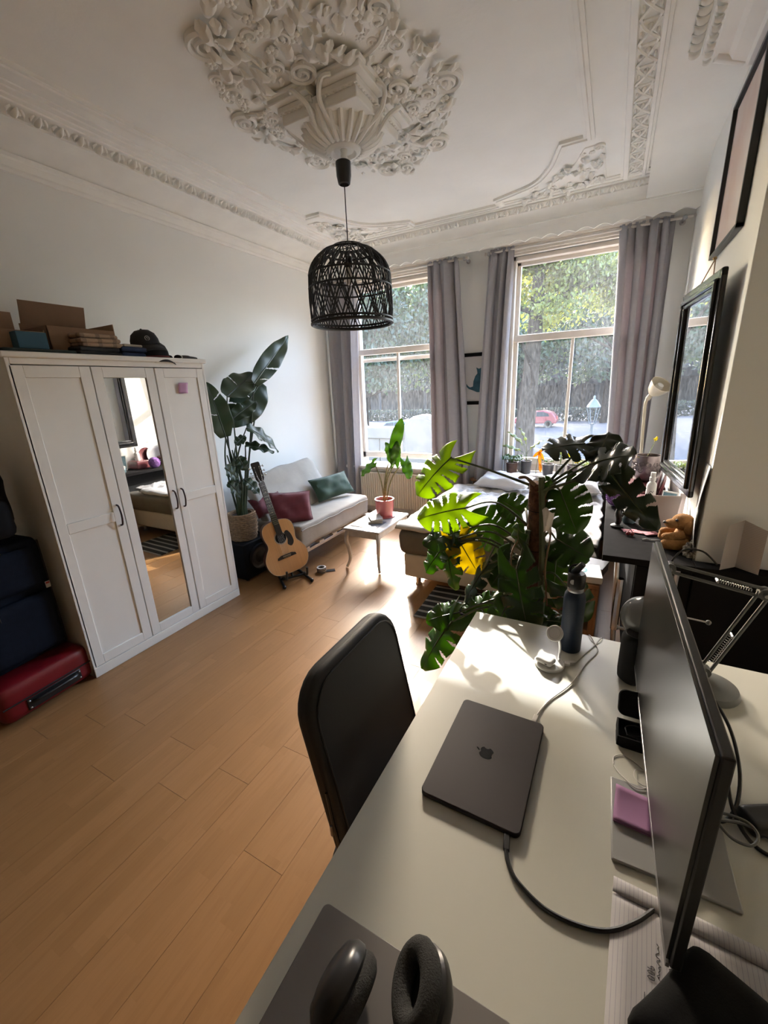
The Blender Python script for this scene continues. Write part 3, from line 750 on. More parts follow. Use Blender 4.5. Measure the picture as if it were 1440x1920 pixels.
# ------------------------------------------------------------------ tall plant on the black box
sp = thing('subwoofer', 'black cube speaker on the floor under the wicker basket', 'speaker', (-3.02, 2.66, 0))
box('cabinet', m_blackmat, -.19, .17, -.19, .19, .012, .36, sp, bevel=.008)
MB().lathe([(.13, 0), (.135, .006), (.12, .012), (.11, .006), (.07, -.004), (.05, .004), (.001, .012)], 28, T(.172, 0, .19) @ R3('Y', PI / 2)).build('speaker_cone', m_black, sp)
for a in (-.16, .14):
    for b in (-.16, .16): MB().lathe([(.018, 0), (.016, .012)], 10, T(a, b, 0)).build('foot', m_black, sp)
m_wicker = M('wicker', (.20, .125, .065), .85, var=.35, scale=60, bump=.5, bscale=80)
BX, BY, BZ = -3.0, 2.64, .362
bk = thing('wicker_basket', 'round woven wicker plant basket on the black speaker', 'basket', (BX, BY, BZ))
for i in range(14):       # woven courses
    r_ = .112 + .018 * math.sin(i / 13 * PI * .8)
    pts_ = [(math.cos(a) * (r_ + .0035 * math.cos(12 * a + PI * (i % 2))), math.sin(a) * (r_ + .0035 * math.cos(12 * a + PI * (i % 2))), .010 + i * .0185) for a in [2 * PI * q / 48 for q in range(48)]]
    MB().tube(pts_, .0105, 6, closed=True).build('course', m_wicker, bk)
MB().lathe([(.10, .003), (.108, .01), (.120, .13), (.108, .255), (.10, .255), (.11, .13), (.10, .012), (.001, .012)], 28).build('lining', m_wicker, bk)
bopm = leafmat('strelitzia_leaf', (.018, .042, .018), (.10, .22, .03), tfac=.18, rough=.45)
bopstem = M('strelitzia_stem', (.020, .040, .016), .45, var=.2)
bp_ = thing('bird_of_paradise_plant', 'tall dark green broad-leaved plant in the wicker basket beside the wardrobe', 'plant', (BX, BY, BZ))
MB().lathe([(.001, .235), (.104, .228)], 24).build('soil', m_soil, bp_)
def blade(L, Wd, droop, fold, tears=0, seed=0, nu=11, nv=22, wave=.012, slits=None, heart=0.0, asym=0.0):
    """leaf blade from the origin along +Y, face up +Z; slits is a list of (t, side) cuts from the margin towards the midrib"""
    g_ = MB(); r_ = random.Random(seed); idx = {}
    ts = [i / (nv - 1) for i in range(nv)]
    def pt(s, t):
        prof_ = (math.sin(PI * min(1, (t * .93 + .07)) ** .9)) ** .7 if not heart else (math.sin(PI * (.20 + .80 * t) ** 1.15)) ** .62
        hw = Wd / 2 * max(.0, prof_) * (1 + asym * s)
        x_ = s * hw
        y_ = t * L - heart * L * (abs(s) ** 1.5) * (1 - t) ** 2 * .55 + (.16 * L * abs(s) ** 1.4 * (1 - t) if heart else 0) * 0
        z_ = -droop * L * t * t + fold * abs(x_) - .35 * abs(s) ** 2.2 * hw * (.3 + t * .4) * (1 if fold < .3 else 0) + wave * math.sin(t * 19 + seed + (0 if s > 0 else 1.3)) * abs(s)
        return (x_, y_, z_)
    ss = [(i / (nu - 1)) * 2 - 1 for i in range(nu)]
    vs = [pt(s, t) for t in ts for s in ss]
    fs = []
    for j in range(nv - 1):
        for i in range(nu - 1):
            sm = (ss[i] + ss[i + 1]) / 2; tm = (ts[j] + ts[j + 1]) / 2
            cut = False
            for (tc_, sd, wd_, dep) in (slits or []):
                if sm * sd > 0 and abs(sm) > dep:
                    if abs(tm - tc_ - (abs(sm) - dep) * .10) < wd_ * (.6 + .7 * (abs(sm) - dep) / (1 - dep)): cut = True
            if not cut:
                a = j * nu + i; fs.append((a, a + 1, a + nu + 1, a + nu))
    g_.add(vs, fs)
    return g_
def clean(g_):
    used = sorted({i for f in g_.f for i in f}); mp_ = {a: b for b, a in enumerate(used)}
    g_.v = [g_.v[i] for i in used]; g_.f = [tuple(mp_[i] for i in f) for f in g_.f]
    return g_
BOP = [((-2.980, 2.998, 1.780), (-3.120, 3.766, 2.294), .20, 0), ((-3.000, 2.678, 1.675), (-3.10, 3.142, 1.901), .27, 1), ((-3.050, 3.162, 1.80), (-3.000, 2.70, 1.42), .33, 2),
       ((-2.950, 2.553, 1.341), (-2.95, 2.453, 1.80), .22, 0), ((-2.920, 2.638, 1.493), (-2.900, 2.93, 1.640), .16, 1), ((-2.900, 2.758, 1.40), (-2.780, 3.029, 1.136), .20, 3),
       ((-2.900, 2.716, 1.246), (-2.750, 2.909, 1.142), .13, 3), ((-2.850, 2.566, 1.167), (-2.820, 2.61, 1.040), .12, 1), ((-2.800, 2.367, 1.108), (-2.820, 2.519, .986), .14, 1),
       ((-2.850, 2.597, .957), (-2.750, 2.654, .814), .12, 3), ((-2.850, 2.415, .970), (-2.800, 2.498, .811), .13, 3), ((-2.880, 2.593, 1.273), (-2.880, 2.718, 1.342), .09, 1)]
rs_ = random.Random(2)
for i, (b, t, w_, mode) in enumerate(BOP):
    b, t = Vector(b), Vector(t); d = t - b; L = d.length
    nrm = {0: Vector((.95, -.5, .25)), 1: Vector((.8, -.5, .75)), 2: Vector((1, -.7, .1)), 3: Vector((.5, -.35, 1.0))}[mode]
    sl = [(rs_.uniform(.3, .75), rs_.choice((-1, 1)), .008, .12) for _ in range(2 if L > .4 else 1)]
    if i == 0: sl = [(.30, 1, .011, .1), (.10, 1, .011, .3)]
    g = clean(blade(L, w_, .05 if mode != 3 else .28, .28 if mode != 2 else .1, seed=i, slits=sl, nv=90, nu=25))
    g.build('leaf', bopm, bp_, solid=.0015, m=T(-BX, -BY, -BZ) @ frame(b, d + (Vector((0, 0, .28 * L)) if mode == 3 else Vector((0, 0, 0))), nrm))
    g = MB().tube([(0, L * q * .95, .004 + (-.05 if mode != 3 else -.28) * L * q * q) for q in (0, .25, .5, .75, 1)], [.006, .005, .004, .003, .0015], 6)
    g.build('midrib', bopstem, bp_, m=T(-BX, -BY, -BZ) @ frame(b, d + (Vector((0, 0, .28 * L)) if mode == 3 else Vector((0, 0, 0))), nrm))
    r0 = Vector((BX + rs_.uniform(-.05, .05), BY + rs_.uniform(-.06, .04), BZ + .22))
    mid = r0.lerp(b, .55) + Vector((.0, -.05 * (1 if i % 2 else -.5), .08))
    pts_ = [p - Vector((BX, BY, BZ)) for p in cat_rom([r0, mid, b], 7)]
    MB().tube(pts_, [.011 - .006 * q / (len(pts_) - 1) for q in range(len(pts_))], 7).build('leaf_stem', bopstem, bp_)
for i in range(7):
    r0 = Vector((rs_.uniform(-.06, .06), rs_.uniform(-.07, .05), .22)); e = r0 + Vector((rs_.uniform(-.05, .05), rs_.uniform(-.14, .06), rs_.uniform(.5, .95)))
    MB().tube([r0, r0.lerp(e, .5) + Vector((0, .03, 0)), e], [.013, .010, .006], 7).build('leaf_stem', bopstem, bp_)

# ------------------------------------------------------------------ sofa
SX0, SX1, SY0, SY1 = -3.25, -2.47, 2.84, 4.12
so = thing('sofa', 'low sofa bed with a loose beige linen cover against the wall', 'sofa', (SX0, SY0, 0))
sw, sl_ = SX1 - SX0, SY1 - SY0
rbox(.02, sw, 0, sl_, .24, .47, .035, wr=.012, seed=1, res=16).build('seat', m_linen, so)
MB().tube([(sw + .003, .02 + i * (sl_ - .04) / 24, .425 + .005 * math.sin(i)) for i in range(25)], .006, 6).build('piping', m_linen, so)
g = MB()
def fb(u, v):     # backrest, rounded at its upper end
    y_ = u * (sl_ - .12) + .02
    top = .90 - .05 * (1 - u) - .30 * max(0, (u - .86) / .14) ** 2.2
    z_ = .40 + v * (top - .40)
    return (.30 - v * .28 + .02 * noise.noise(Vector((u * 5, v * 4, 1))), y_, z_)
ff = [fb(i / 24, j / 10) for j in range(11) for i in range(25)]
g.grid(fb, 25, 11); o_b = g.build('backrest', m_linen, so); md = o_b.modifiers.new('s', 'SOLIDIFY'); md.thickness = .10; md.offset = 1; md = o_b.modifiers.new('b', 'BEVEL'); md.width = .03; md.segments = 3; md.limit_method = 'ANGLE'
MB().tube([Vector(fb(i / 24, 1)) + Vector((.0, 0, .002)) for i in range(25)], .006, 6).build('piping', m_linen, so)
for i in range(6): box('slat', M('pale_slat', (.55, .47, .36), .6) if i == 0 else bpy.data.materials['pale_slat'], .08, sw - .02, .06 + i * .24, .14 + i * .24, .205, .225, so)
box('rail', m_steel, sw - .05, sw - .02, .03, sl_ - .03, .175, .205, so)
for a in (.1, sw - .14):
    for b in (.08, sl_ - .10): MB().lathe([(.018, 0), (.016, .01), (.014, .205)], 10, T(a, b, 0)).build('leg', m_black, so)
def cush(label, mat, c, w_, h_, t_, nrm, upv, seed):
    n_ = Vector(nrm).normalized(); u_ = Vector(upv); u_ = (u_ - n_ * u_.dot(n_)).normalized(); x_ = u_.cross(n_)
    m_ = Matrix((x_, u_, n_)).transposed().to_4x4(); m_.translation = c
    t = thing('cushion', label, 'cushion', m=m_)
    pillow(w_, h_, t_, seed=seed).build('cover', mat, t)
    MB().tube([(a * w_ / 2 * (1 - .07 * (1 - b * b) * (abs(a) > .99)), b * h_ / 2 * (1 - .07 * (1 - a * a) * (abs(b) > .99)), 0) for a, b in
               [(-1 + i / 4, -1) for i in range(8)] + [(1, -1 + i / 4) for i in range(8)] + [(1 - i / 4, 1) for i in range(8)] + [(-1, 1 - i / 4) for i in range(8)]], .004, 5, closed=True).build('piping', mat, t)
cush('dark green velvet cushion at the window end of the sofa', m_greencush, (-2.80, 3.86, .615), .54, .28, .12, (.75, -.25, .55), (-.45, .1, .8), 4)
cush('red cushion lying flat against the sofa back behind the guitar neck', m_red, (-2.98, 2.99, .605), .36, .22, .10, (.75, -.2, .7), (-.6, .1, .7), 1)
cush('red cushion leaning at the sofa front edge beside the guitar', m_red, (-2.68, 2.98, .605), .42, .32, .12, (.8, -.55, .45), (-.35, .35, .9), 7)

# ------------------------------------------------------------------ guitar and stand
GM = T(-2.45, 2.65, .10) @ R3('Z', math.radians(58)) @ R3('X', math.radians(-13)) @ R3('Y', math.radians(-9))   # local: front faces -Y, neck along +Z
m_spruce = M('spruce_top', (.62, .34, .135), .28, var=.05, scale=3, stretch=(30, 1, 1), coat=.4)
m_mahog = M('mahogany', (.075, .022, .014), .3, var=.15, scale=8, coat=.4)
m_ebony = M('ebony', (.012, .009, .008), .45)
gt = thing('acoustic_guitar', 'acoustic guitar with a pale spruce top resting in a black stand', 'guitar', m=GM)
half = [(0, 0), (.08, .003), (.14, .02), (.178, .06), (.197, .12), (.193, .18), (.165, .235), (.137, .275), (.132, .31), (.142, .36), (.145, .41), (.132, .455), (.10, .485), (.05, .498), (0, .50)]
hp_ = [tuple(p)[:2] for p in cat_rom([(a, b, 0) for a, b in half], 4)]
outl = hp_ + [(-a, b) for a, b in reversed(hp_[1:-1])]
XZ = Matrix(((1, 0, 0, 0), (0, 0, -1, 0), (0, 1, 0, 0), (0, 0, 0, 1)))     # polygon plane to XZ, height to -Y
MB().prism(outl, -.100, -.0005, XZ).build('body_sides', m_mahog, gt, bevel=.004)
MB().prism([(a * .997, .25 + (b - .25) * .997) for a, b in outl], 0, .0035, XZ).build('top', m_spruce, gt, bevel=.001)
MB().tube([(a, -.002, b) for a, b in outl], .003, 5, closed=True).build('binding', M('ivory', (.5, .42, .28), .5), gt)
MB().lathe([(.050, .0037), (.050, .0045), (.001, .0045)], 28, XZ @ T(0, .335, 0)).build('sound_hole', m_blackmat, gt)
MB().lathe([(.050, .0036), (.053, .0052), (.058, .0052), (.060, .0036)], 32, XZ @ T(0, .335, 0)).build('rosette', M('rosette', (.35, .30, .22), .4), gt)
pgd = [tuple(p)[:2] for p in cat_rom([(.045, .37, 0), (.075, .385, 0), (.10, .34, 0), (.105, .27, 0), (.075, .235, 0), (.045, .26, 0), (.056, .31, 0)], 5, True)]
MB().prism(pgd, .0037, .0055, XZ).build('pickguard', m_black, gt)
MB().prism([(-.09, .145), (.09, .145), (.085, .165), (.05, .178), (-.05, .178), (-.085, .165)], .0037, .013, XZ).build('bridge', m_ebony, gt, bevel=.002)
MB().box(-.038, .038, -.017, -.013, .163, .167).build('saddle', bpy.data.materials['ivory'], gt)
for i in range(6): MB().sphere((-.03 + .012 * i, -.014, .154), .003, 6, 5).build('bridge_pin', bpy.data.materials['ivory'], gt)
MB().box(-.027, .027, -.022, .0, .40, .865).build('neck', m_mahog, gt, bevel=.006)
MB().prism([(-.028, .365), (.028, .365), (.0225, .87), (-.0225, .87)], .016, .024, XZ).build('fingerboard', m_ebony, gt, bevel=.001)
fz = .87
for i in range(1, 17):
    zf = .87 - .66 * (1 - 2 ** (-i / 12)) ; hwid = .0225 + (.87 - zf) / .505 * .0055
    MB().box(-hwid, hwid, -.0253, -.0238, zf - .0008, zf + .0008).build('fret', m_chrome, gt, smooth=False)
for i, zz in enumerate((.775, .71, .645, .585)): MB().sphere((0, -.0242, zz), (.0035, .001, .0035), 8, 5).build('inlay', bpy.data.materials['ivory'], gt)
MB().prism([(-.0225, .87), (.0225, .87), (.037, .90), (.039, 1.04), (.03, 1.05), (-.03, 1.05), (-.039, 1.04), (-.037, .90)], .006, .021, XZ @ R3('X', 0) ).build('headstock', m_ebony, gt, bevel=.002)
for s in (-1, 1):
    for i in range(3):
        zz = .925 + i * .04
        MB().tube([(s * .022, -.021, zz), (s * .022, -.034, zz)], .004, 7).build('tuning_post', m_chrome, gt)
        MB().tube([(s * .036, -.012, zz), (s * .055, -.012, zz)], .003, 6).build('tuning_shaft', m_chrome, gt)
        MB().sphere((s * .060, -.012, zz), (.008, .004, .010), 8, 6).build('tuning_button', m_chrome, gt)
for i in range(6):
    xs = -.03 + .012 * i; xn = -.0175 + .007 * i
    MB().tube([(xs, -.017, .154), (xs * .95, -.0185, .166), (xn, -.0275, .87), ((.022 if i > 2 else -.022), -.03, .925 + (abs(i - 2.5) // 1) * .04)], .0008, 4).build('string', m_chrome, gt)
gs = thing('guitar_stand', 'black folding guitar stand under the acoustic guitar', 'stand', (-2.44, 2.66, 0), math.radians(58))
for s in (-1, 1):
    MB().tube([(s * .13, -.10, .018), (s * .10, .20, .018)], .013, 8).build('base_leg', m_black, gs)
    MB().sphere((s * .13, -.105, .018), (.018, .02, .018), 10, 6).build('rubber_foot', m_black, gs); MB().sphere((s * .10, .205, .018), (.018, .02, .018), 10, 6).build('rubber_foot', m_black, gs)
    MB().tube(cat_rom([(s * .115, .05, .02), (s * .10, .01, .06), (s * .095, -.06, .072), (s * .095, -.095, .09), (s * .095, -.105, .16)], 5), .010, 8).build('cradle_arm', m_black, gs)
MB().tube([(-.115, .06, .022), (.115, .06, .022)], .011, 8).build('crossbar', m_black, gs)
MB().tube(cat_rom([(0, .06, .02), (0, .19, .22), (0, .20, .34)], 4), .010, 8).build('back_post', m_black, gs)
bk_ = thing('strap_roll', 'small patterned strap rolled up on the floor behind the guitar', 'strap', (-2.33, 2.93, 0), .7)
MB().lathe([(.03, 0), (.046, .002), (.046, .05), (.03, .05), (.03, 0)], 18, caps=False).build('roll', stripes('strap_weave', (.45, .42, .38), (.03, .03, .03), 2, 60, .4), bk_)
box('strap_end', m_blackmat, .04, .13, -.026, .026, .001, .006, bk_)

# ------------------------------------------------------------------ curtains, rods, radiator, print
def curtain(label, xt0, xt1, xb0, xb1, zt, zb, y0, folds, seed, amp=.045):
    t = thing('curtain', label, 'curtain', ((xt0 + xt1) / 2, y0, zb), group='mauve-grey curtains')
    cx_ = (xt0 + xt1) / 2
    r_ = random.Random(seed); ph = [r_.uniform(0, 6.28) for _ in range(4)]
    wob = lambda q: sum(math.sin(2 * PI * f_ * q + ph[i]) * a_ for i, (f_, a_) in enumerate(((1.0, .07), (2.3, .035))))
    def fn(u, v):
        vv = v           # 0 bottom .. 1 top
        a = xb0 + (xb1 - xb0) * u; b = xt0 + (xt1 - xt0) * u
        e = vv ** 1.3; xx = a * (1 - e) + b * e
        uu = u + wob(u) * .6 / folds * 3 + .02 * math.sin(vv * 2.6 + ph[1]) * (1 - vv)
        w_ = math.sin(2 * PI * folds * uu + ph[0]); w_ = math.copysign(abs(w_) ** .6, w_)
        pl = math.sin(2 * PI * folds * 2 * u); top = max(0, (vv - .90) / .10)
        yy = amp * w_ * (1 - .55 * top) + .016 * pl * top + .012 * math.sin(2 * PI * folds * .47 * u + ph[2])
        return (xx - cx_ + .014 * math.sin(4 * PI * folds * uu + ph[3]), yy, (zt - zb) * vv + (.010 * pl if vv > .999 else 0))
    MB().grid(fn, int(folds * 30) + 1, 40).build('cloth', m_curtain, t, solid=.0025, angle=180)
    g_ = MB()
    for i in range(int(folds * 2)):
        u = (i + .5) / folds / 2; xx = xt0 + (xt1 - xt0) * u - cx_
        MB().box(xx - .012, xx + .012, -.012, .012, zt - zb - .01, zt - zb + .012).build('heading_tape', m_curtain, t)
    return t
curtain('mauve-grey curtain gathered in the sofa corner of the room', -3.37, -2.90, -3.37, -3.01, 2.99, .02, 4.80, 3, 1)
curtain('mauve-grey curtain hanging between the coffee table window and the cat print', -1.945, -1.605, -1.895, -1.42, 2.99, .02, 4.80, 3, 2)
curtain('mauve-grey curtain between the cat print and the plant window', -1.263, -1.007, -1.385, -1.070, 2.99, .02, 4.80, 3, 3)
curtain('wide mauve-grey curtain beside the cream lamp', -.09, .325, .035, .345, 2.99, .02, 4.80, 4, 4)
m_rod = M('white_rod', (.62, .58, .52), .4)
for lab, a, b in (('white curtain rod above the coffee table window', XL + .01, -1.50), ('white curtain rod above the plant window', -1.30, .45)):
    t = thing('curtain_rod', lab, 'curtain rod', (0, 4.80, 2.972))
    MB().tube([(a, 0, 0), (b, 0, 0)], .012, 10).build('rod', m_rod, t)
    for e in (([b - .03] if a < -3 else [a + .03, b - .06])):
        MB().tube([(e, 0, 0), (e, .15, 0)], .009, 8).build('bracket', m_steel, t); MB().lathe([(.024, 0), (.024, .006), (.012, .012)], 12, T(e, .15, 0) @ R3('X', PI / 2)).build('bracket_plate', m_steel, t)
        MB().sphere((e, -.004, -.004), .02, 10, 7).build('bracket_ring', m_steel, t)
    MB().sphere((b + .008, 0, 0), (.012, .018, .018), 10, 7).build('finial', m_rod, t)
    if a > -3: MB().sphere((a - .008, 0, 0), (.012, .018, .018), 10, 7).build('finial', m_rod, t)

def radiator(label, x0, x1, z0, z1, y):
    t = thing('radiator', label, 'radiator', (x0, y, z0)); L = x1 - x0; H = z1 - z0
    m_r = bpy.data.materials.get('radiator_paint') or M('radiator_paint', (.66, .59, .48), .45, var=.02)
    k_ = int(L / .0333); pf = []
    for i in range(k_):
        for q, d in ((0, 0), (.25, 0), (.4, -.012), (.85, -.012), (1, 0)): pf.append(((i + q) * L / k_, d))
    MB().grid(lambda u, v: (pf[min(len(pf) - 1, int(round(u * (len(pf) - 1))))][0], pf[min(len(pf) - 1, int(round(u * (len(pf) - 1))))][1], v * H), len(pf), 2).build('ribbed_front', m_r, t, smooth=False)
    box('back_panel', m_r, 0, L, .05, .07, 0, H, t); box('top_grille', m_r, -.004, L + .004, -.004, .074, H - .004, H + .008, t, bevel=.003)
    box('side_cover', m_r, -.004, 0, -.002, .072, 0, H, t); box('side_cover', m_r, L, L + .004, -.002, .072, 0, H, t)
    for zz in range(14):
        pass
    MB().tube([(L + .01, .03, .05), (L + .05, .03, .05), (L + .05, .03, -z0 + .0)], .009, 8).build('pipe', m_r, t)
    MB().tube([(L + .05, .03, .03), (L + .05, .03, .09)], .016, 10).build('valve', m_white, t)
radiator('cream panel radiator under the coffee table window', -2.98, -1.98, .12, .585, 4.80)

pr = thing('cat_print', 'art print of a sitting blue cat hung between the curtains', 'print', (-1.40, YW - .012, 0))
ztop, zbot = 2.03, 1.465
box('paper', M('print_paper', (.60, .585, .57), .8, var=.02), -.19, .19, -.001, .001, zbot, ztop, pr, bevel=0)
for zz in (zbot - .005, ztop - .035): box('hanger_bar', m_blackmat, -.195, .195, -.009, .006, zz, zz + .04, pr, bevel=.002)
catp = [(-.075, .155), (-.13, .175), (-.155, .20), (-.16, .235), (-.14, .21), (-.115, .192), (-.08, .20), (-.075, .26), (-.055, .315), (-.03, .345), (-.035, .375), (-.045, .41), (-.015, .395), (.02, .405), (.045, .425), (.05, .385), (.06, .36), (.055, .325), (.075, .29), (.085, .235), (.08, .18), (.085, .14), (.06, .135), (.045, .165), (.03, .135), (-.03, .135)]
catp = [(a + .03, b) for a, b in catp]
MB().prism(catp, 0, .0008, Matrix(((1, 0, 0, 0), (0, 0, -1, -.0012), (0, 1, 0, zbot), (0, 0, 0, 1)))).build('painted_cat', M('blue_paint', (.022, .085, .12), .8, var=.4, scale=18), pr, smooth=False)

# ------------------------------------------------------------------ pendant lamp
PLX, PLY = -1.565, 2.53
pl = thing('pendant_lamp', 'black woven bamboo pendant lamp hanging from the ceiling rose', 'lamp', (PLX, PLY, 0))
MB().lathe([(.028, 2.885), (.036, 2.89), (.044, 2.93), (.046, 3.0), (.040, 3.004), (.001, 3.004)], 24, caps=False).build('canopy', m_black, pl)
MB().tube([(0, 0, 3.004), (0, 0, 3.06)], .012, 8).build('hook_cord', M('white_cord', (.6, .55, .5), .6), pl)
MB().tube([(0, 0, 2.89), (0, 0, 2.50)], .0035, 6).build('cord', m_black, pl)
ZB_, ZT_ = 2.105, 2.555
def rad(z):
    t = (z - ZB_) / (ZT_ - ZB_)
    if t < .58: return .262 + .006 * math.sin(t / .58 * PI)
    q = (t - .58) / .42
    return .085 + .177 * max(0, (1 - q ** 2.3)) ** .75
m_bam = M('black_bamboo', (.008, .0075, .007), .55, var=.2)
def strand(turn, z0, z1, r_=.0043):
    pts_ = []
    for i in range(25):
        z = z0 + (z1 - z0) * i / 24; a = turn * i / 24; q = rad(z)
        pts_.append((q * math.cos(a), q * math.sin(a), z))
    return MB().tube(pts_, r_, 5).mesh('strip', m_bam)
for sgn in (1, -1):
    sm = strand(sgn * .62, ZB_ + .012, ZT_ - .006)
    for i in range(20):
        for dbl in (0, .08):
            o = bpy.data.objects.new('strip', sm); COL.objects.link(o); o.parent = pl; o.rotation_euler = (0, 0, 2 * PI * i / 20 + sgn * dbl)
sm = strand(0, ZB_ + .01, ZT_ - .004, .003)
for i in range(10):
    o = bpy.data.objects.new('strip', sm); COL.objects.link(o); o.parent = pl; o.rotation_euler = (0, 0, 2 * PI * (i + .3) / 10)
for z, r_ in ((ZB_ + .006, .011), (ZB_ + .028, .007), (ZB_ + .215, .006), (ZB_ + .29, .006), (ZT_ - .03, .007), (ZT_ - .002, .009)):
    q = rad(z); MB().tube([(q * math.cos(a), q * math.sin(a), z) for a in [2 * PI * i / 48 for i in range(48)]], r_, 6, closed=True).build('ring', m_bam, pl)
MB().lathe([(.022, 2.44), (.022, 2.50), (.008, 2.51)], 14).build('lamp_holder', m_black, pl)
MB().lathe([(.001, 2.335), (.022, 2.345), (.030, 2.37), (.026, 2.40), (.014, 2.44)], 16).build('bulb', M('frosted_bulb', (.75, .73, .7), .3), pl)
for a in (0, PI / 2): MB().tube([(rad(ZT_) * math.cos(a), rad(ZT_) * math.sin(a), ZT_ - .004), (-rad(ZT_) * math.cos(a), -rad(ZT_) * math.sin(a), ZT_ - .004)], .003, 5).build('spider_arm', m_black, pl)

# ------------------------------------------------------------------ coffee table and its plant
CX, CY, CZ = -1.965, 3.43, .42
m_ctop = M('distressed_paint', (.46, .445, .43), .4, var=.18, scale=14, bump=.08)
ct = thing('coffee_table', 'small grey-white side table with curved cabriole legs', 'table', (CX, CY, 0))
MB().box(-.20, .20, -.33, .33, CZ - .022, CZ).build('top', m_ctop, ct, bevel=.008)
for a in ((-.17, .17, -.305, -.285), (-.17, .17, .285, .305), (-.175, -.155, -.29, .29), (.155, .175, -.29, .29)):
    box('apron', m_ctop, *a, CZ - .085, CZ - .022, ct, bevel=.004)
for sx in (-1, 1):
    for sy in (-1, 1):
        pts_ = cat_rom([(sx * .165, sy * .295, CZ - .022), (sx * .178, sy * .312, CZ - .12), (sx * .165, sy * .297, CZ - .22), (sx * .160, sy * .290, .10), (sx * .178, sy * .312, .03), (sx * .186, sy * .322, .012)], 5)
        rs = [.022 - .010 * (i / (len(pts_) - 1)) for i in range(len(pts_))]; rs[-1] = .014; rs[-2] = .015
        MB().tube(pts_, rs, 8).build('leg', m_ctop, ct)
tag(box('table_mat', M('slate_mat', (.10, .105, .125), .35, var=.2), -.15, .13, -.25, -.02, 0, .004, bevel=.001, m=T(CX - .01, CY, CZ)), 'dark slate placemat on the side table', 'placemat')
for i, (w_, c, lb) in enumerate(((.145, (.35, .30, .25), 'lower paperback lying on the side table in front of the pink pot'), (.12, (.42, .38, .33), 'upper paperback lying on the side table in front of the pink pot'))):
    t = thing('book', lb, 'book', (CX + .0, CY + -.035, CZ + (.0045 if i == 0 else .0255)), .5 + .2 * i)
    mt = M('cover', c, .6); box('cover', mt, -w_ / 2, w_ / 2, -.095, .095, 0, .0015, t, bevel=.0005); box('cover', mt, -w_ / 2, w_ / 2, -.095, .095, .0185, .02, t, bevel=.0005)
    box('pages', M('page_edges', (.55, .5, .42), .9), -w_ / 2 + .003, w_ / 2 - .004, -.092, .092, .0015, .0185, t, bevel=0); box('spine', mt, -w_ / 2, -w_ / 2 + .002, -.095, .095, 0, .02, t, bevel=.0005)
PPX, PPY = CX + .01, CY + .15
m_pink = M('pink_glaze', (.42, .105, .105), .3, var=.1, scale=12, coat=.3)
pp = thing('plant_pot', 'pink glazed plant pot on the side table', 'pot', (PPX, PPY, CZ))
MB().lathe([(.001, .001), (.072, .001), (.080, .008), (.092, .09), (.096, .16), (.100, .175), (.100, .188), (.092, .188), (.088, .175), (.080, .15), (.001, .15)], 32).build('pot', m_pink, pp)
MB().lathe([(.060, 0), (.105, .003), (.108, .014), (.100, .014), (.096, .006), (.060, .005)], 32, caps=False).build('saucer', m_pink, pp)
m_bright = leafmat('bright_leaf', (.05, .12, .015), (.20, .36, .035), tfac=.4)
alo = thing('alocasia_plant', 'young arrow-leaved plant with upright bright leaves in the pink pot', 'plant', (PPX, PPY, CZ))
MB().lathe([(.001, .162), (.086, .155)], 20).build('soil', m_soil, alo)
O_ = Vector((PPX, PPY, CZ))
m_alostem = M('mottled_stem', (.20, .17, .06), .5, var=.45, scale=80)
for i, (b, t, w_, nr) in enumerate((((-1.815, 3.56, 1.13), (-1.705, 3.50, 1.375), .115, (.5, -.8, .4)), ((-1.825, 3.54, 1.00), (-1.86, 3.52, 1.17), .09, (.8, -.5, .2)), ((-1.805, 3.55, .98), (-1.755, 3.50, 1.17), .10, (.4, -.8, .3)),
                                 ((-2.02, 3.52, .985), (-2.135, 3.46, .885), .10, (.2, -.5, .9)), ((-1.70, 3.56, 1.01), (-1.625, 3.50, .88), .11, (.6, -.6, .6)))):
    b, t = Vector(b), Vector(t); L = (t - b).length
    clean(blade(L * 1.15, w_, .1, .2, seed=i + 40, heart=.55, nv=18)).build('leaf', m_bright, alo, solid=.001, m=T(*-O_) @ frame(b, t - b, nr))
    r0 = Vector((PPX + (i - 2) * .008, PPY, CZ + .15)); pts_ = cat_rom([r0, r0.lerp(b, .5) + Vector(((r0.x - b.x) * .12, 0, .05)), b], 7)
    MB().tube([p - O_ for p in pts_], [.009 - .005 * q / (len(pts_) - 1) for q in range(len(pts_))], 7).build('leaf_stem', m_alostem, alo)

# ------------------------------------------------------------------ bed
BX0, BX1, BY0, BY1 = -1.50, .02, 2.95, 4.72
bed = thing('bed', 'low double bed with a cream base and grey fitted sheet under the window', 'bed', (0, 0, 0))
rbox(BX0 + .04, BX1, BY0 + .03, BY1, .10, .315, .02, res=6).build('base', m_bedbase, bed)
rbox(BX0, BX1 + .01, BY0, BY1, .312, .53, .06, wr=.012, seed=4, res=18).build('mattress', m_sheet, bed)
for a in (BX0 + .14, BX1 - .14):
    for b in (BY0 + .12, BY1 - .12):
        MB().lathe([(.03, 0), (.03, .008), (.022, .012), (.022, .10)], 14, T(a, b, 0)).build('leg', m_chrome, bed)
def wr3(x, y, s, k=1.0):
    p = Vector((x * s, y * s, 3.3))
    r = 1 - abs(noise.noise(p + Vector((noise.noise(p * .7), noise.noise(p * .7 + Vector((9, 0, 0))), 0)) * .9)) * 2.2
    return max(0, r) ** 2 * k
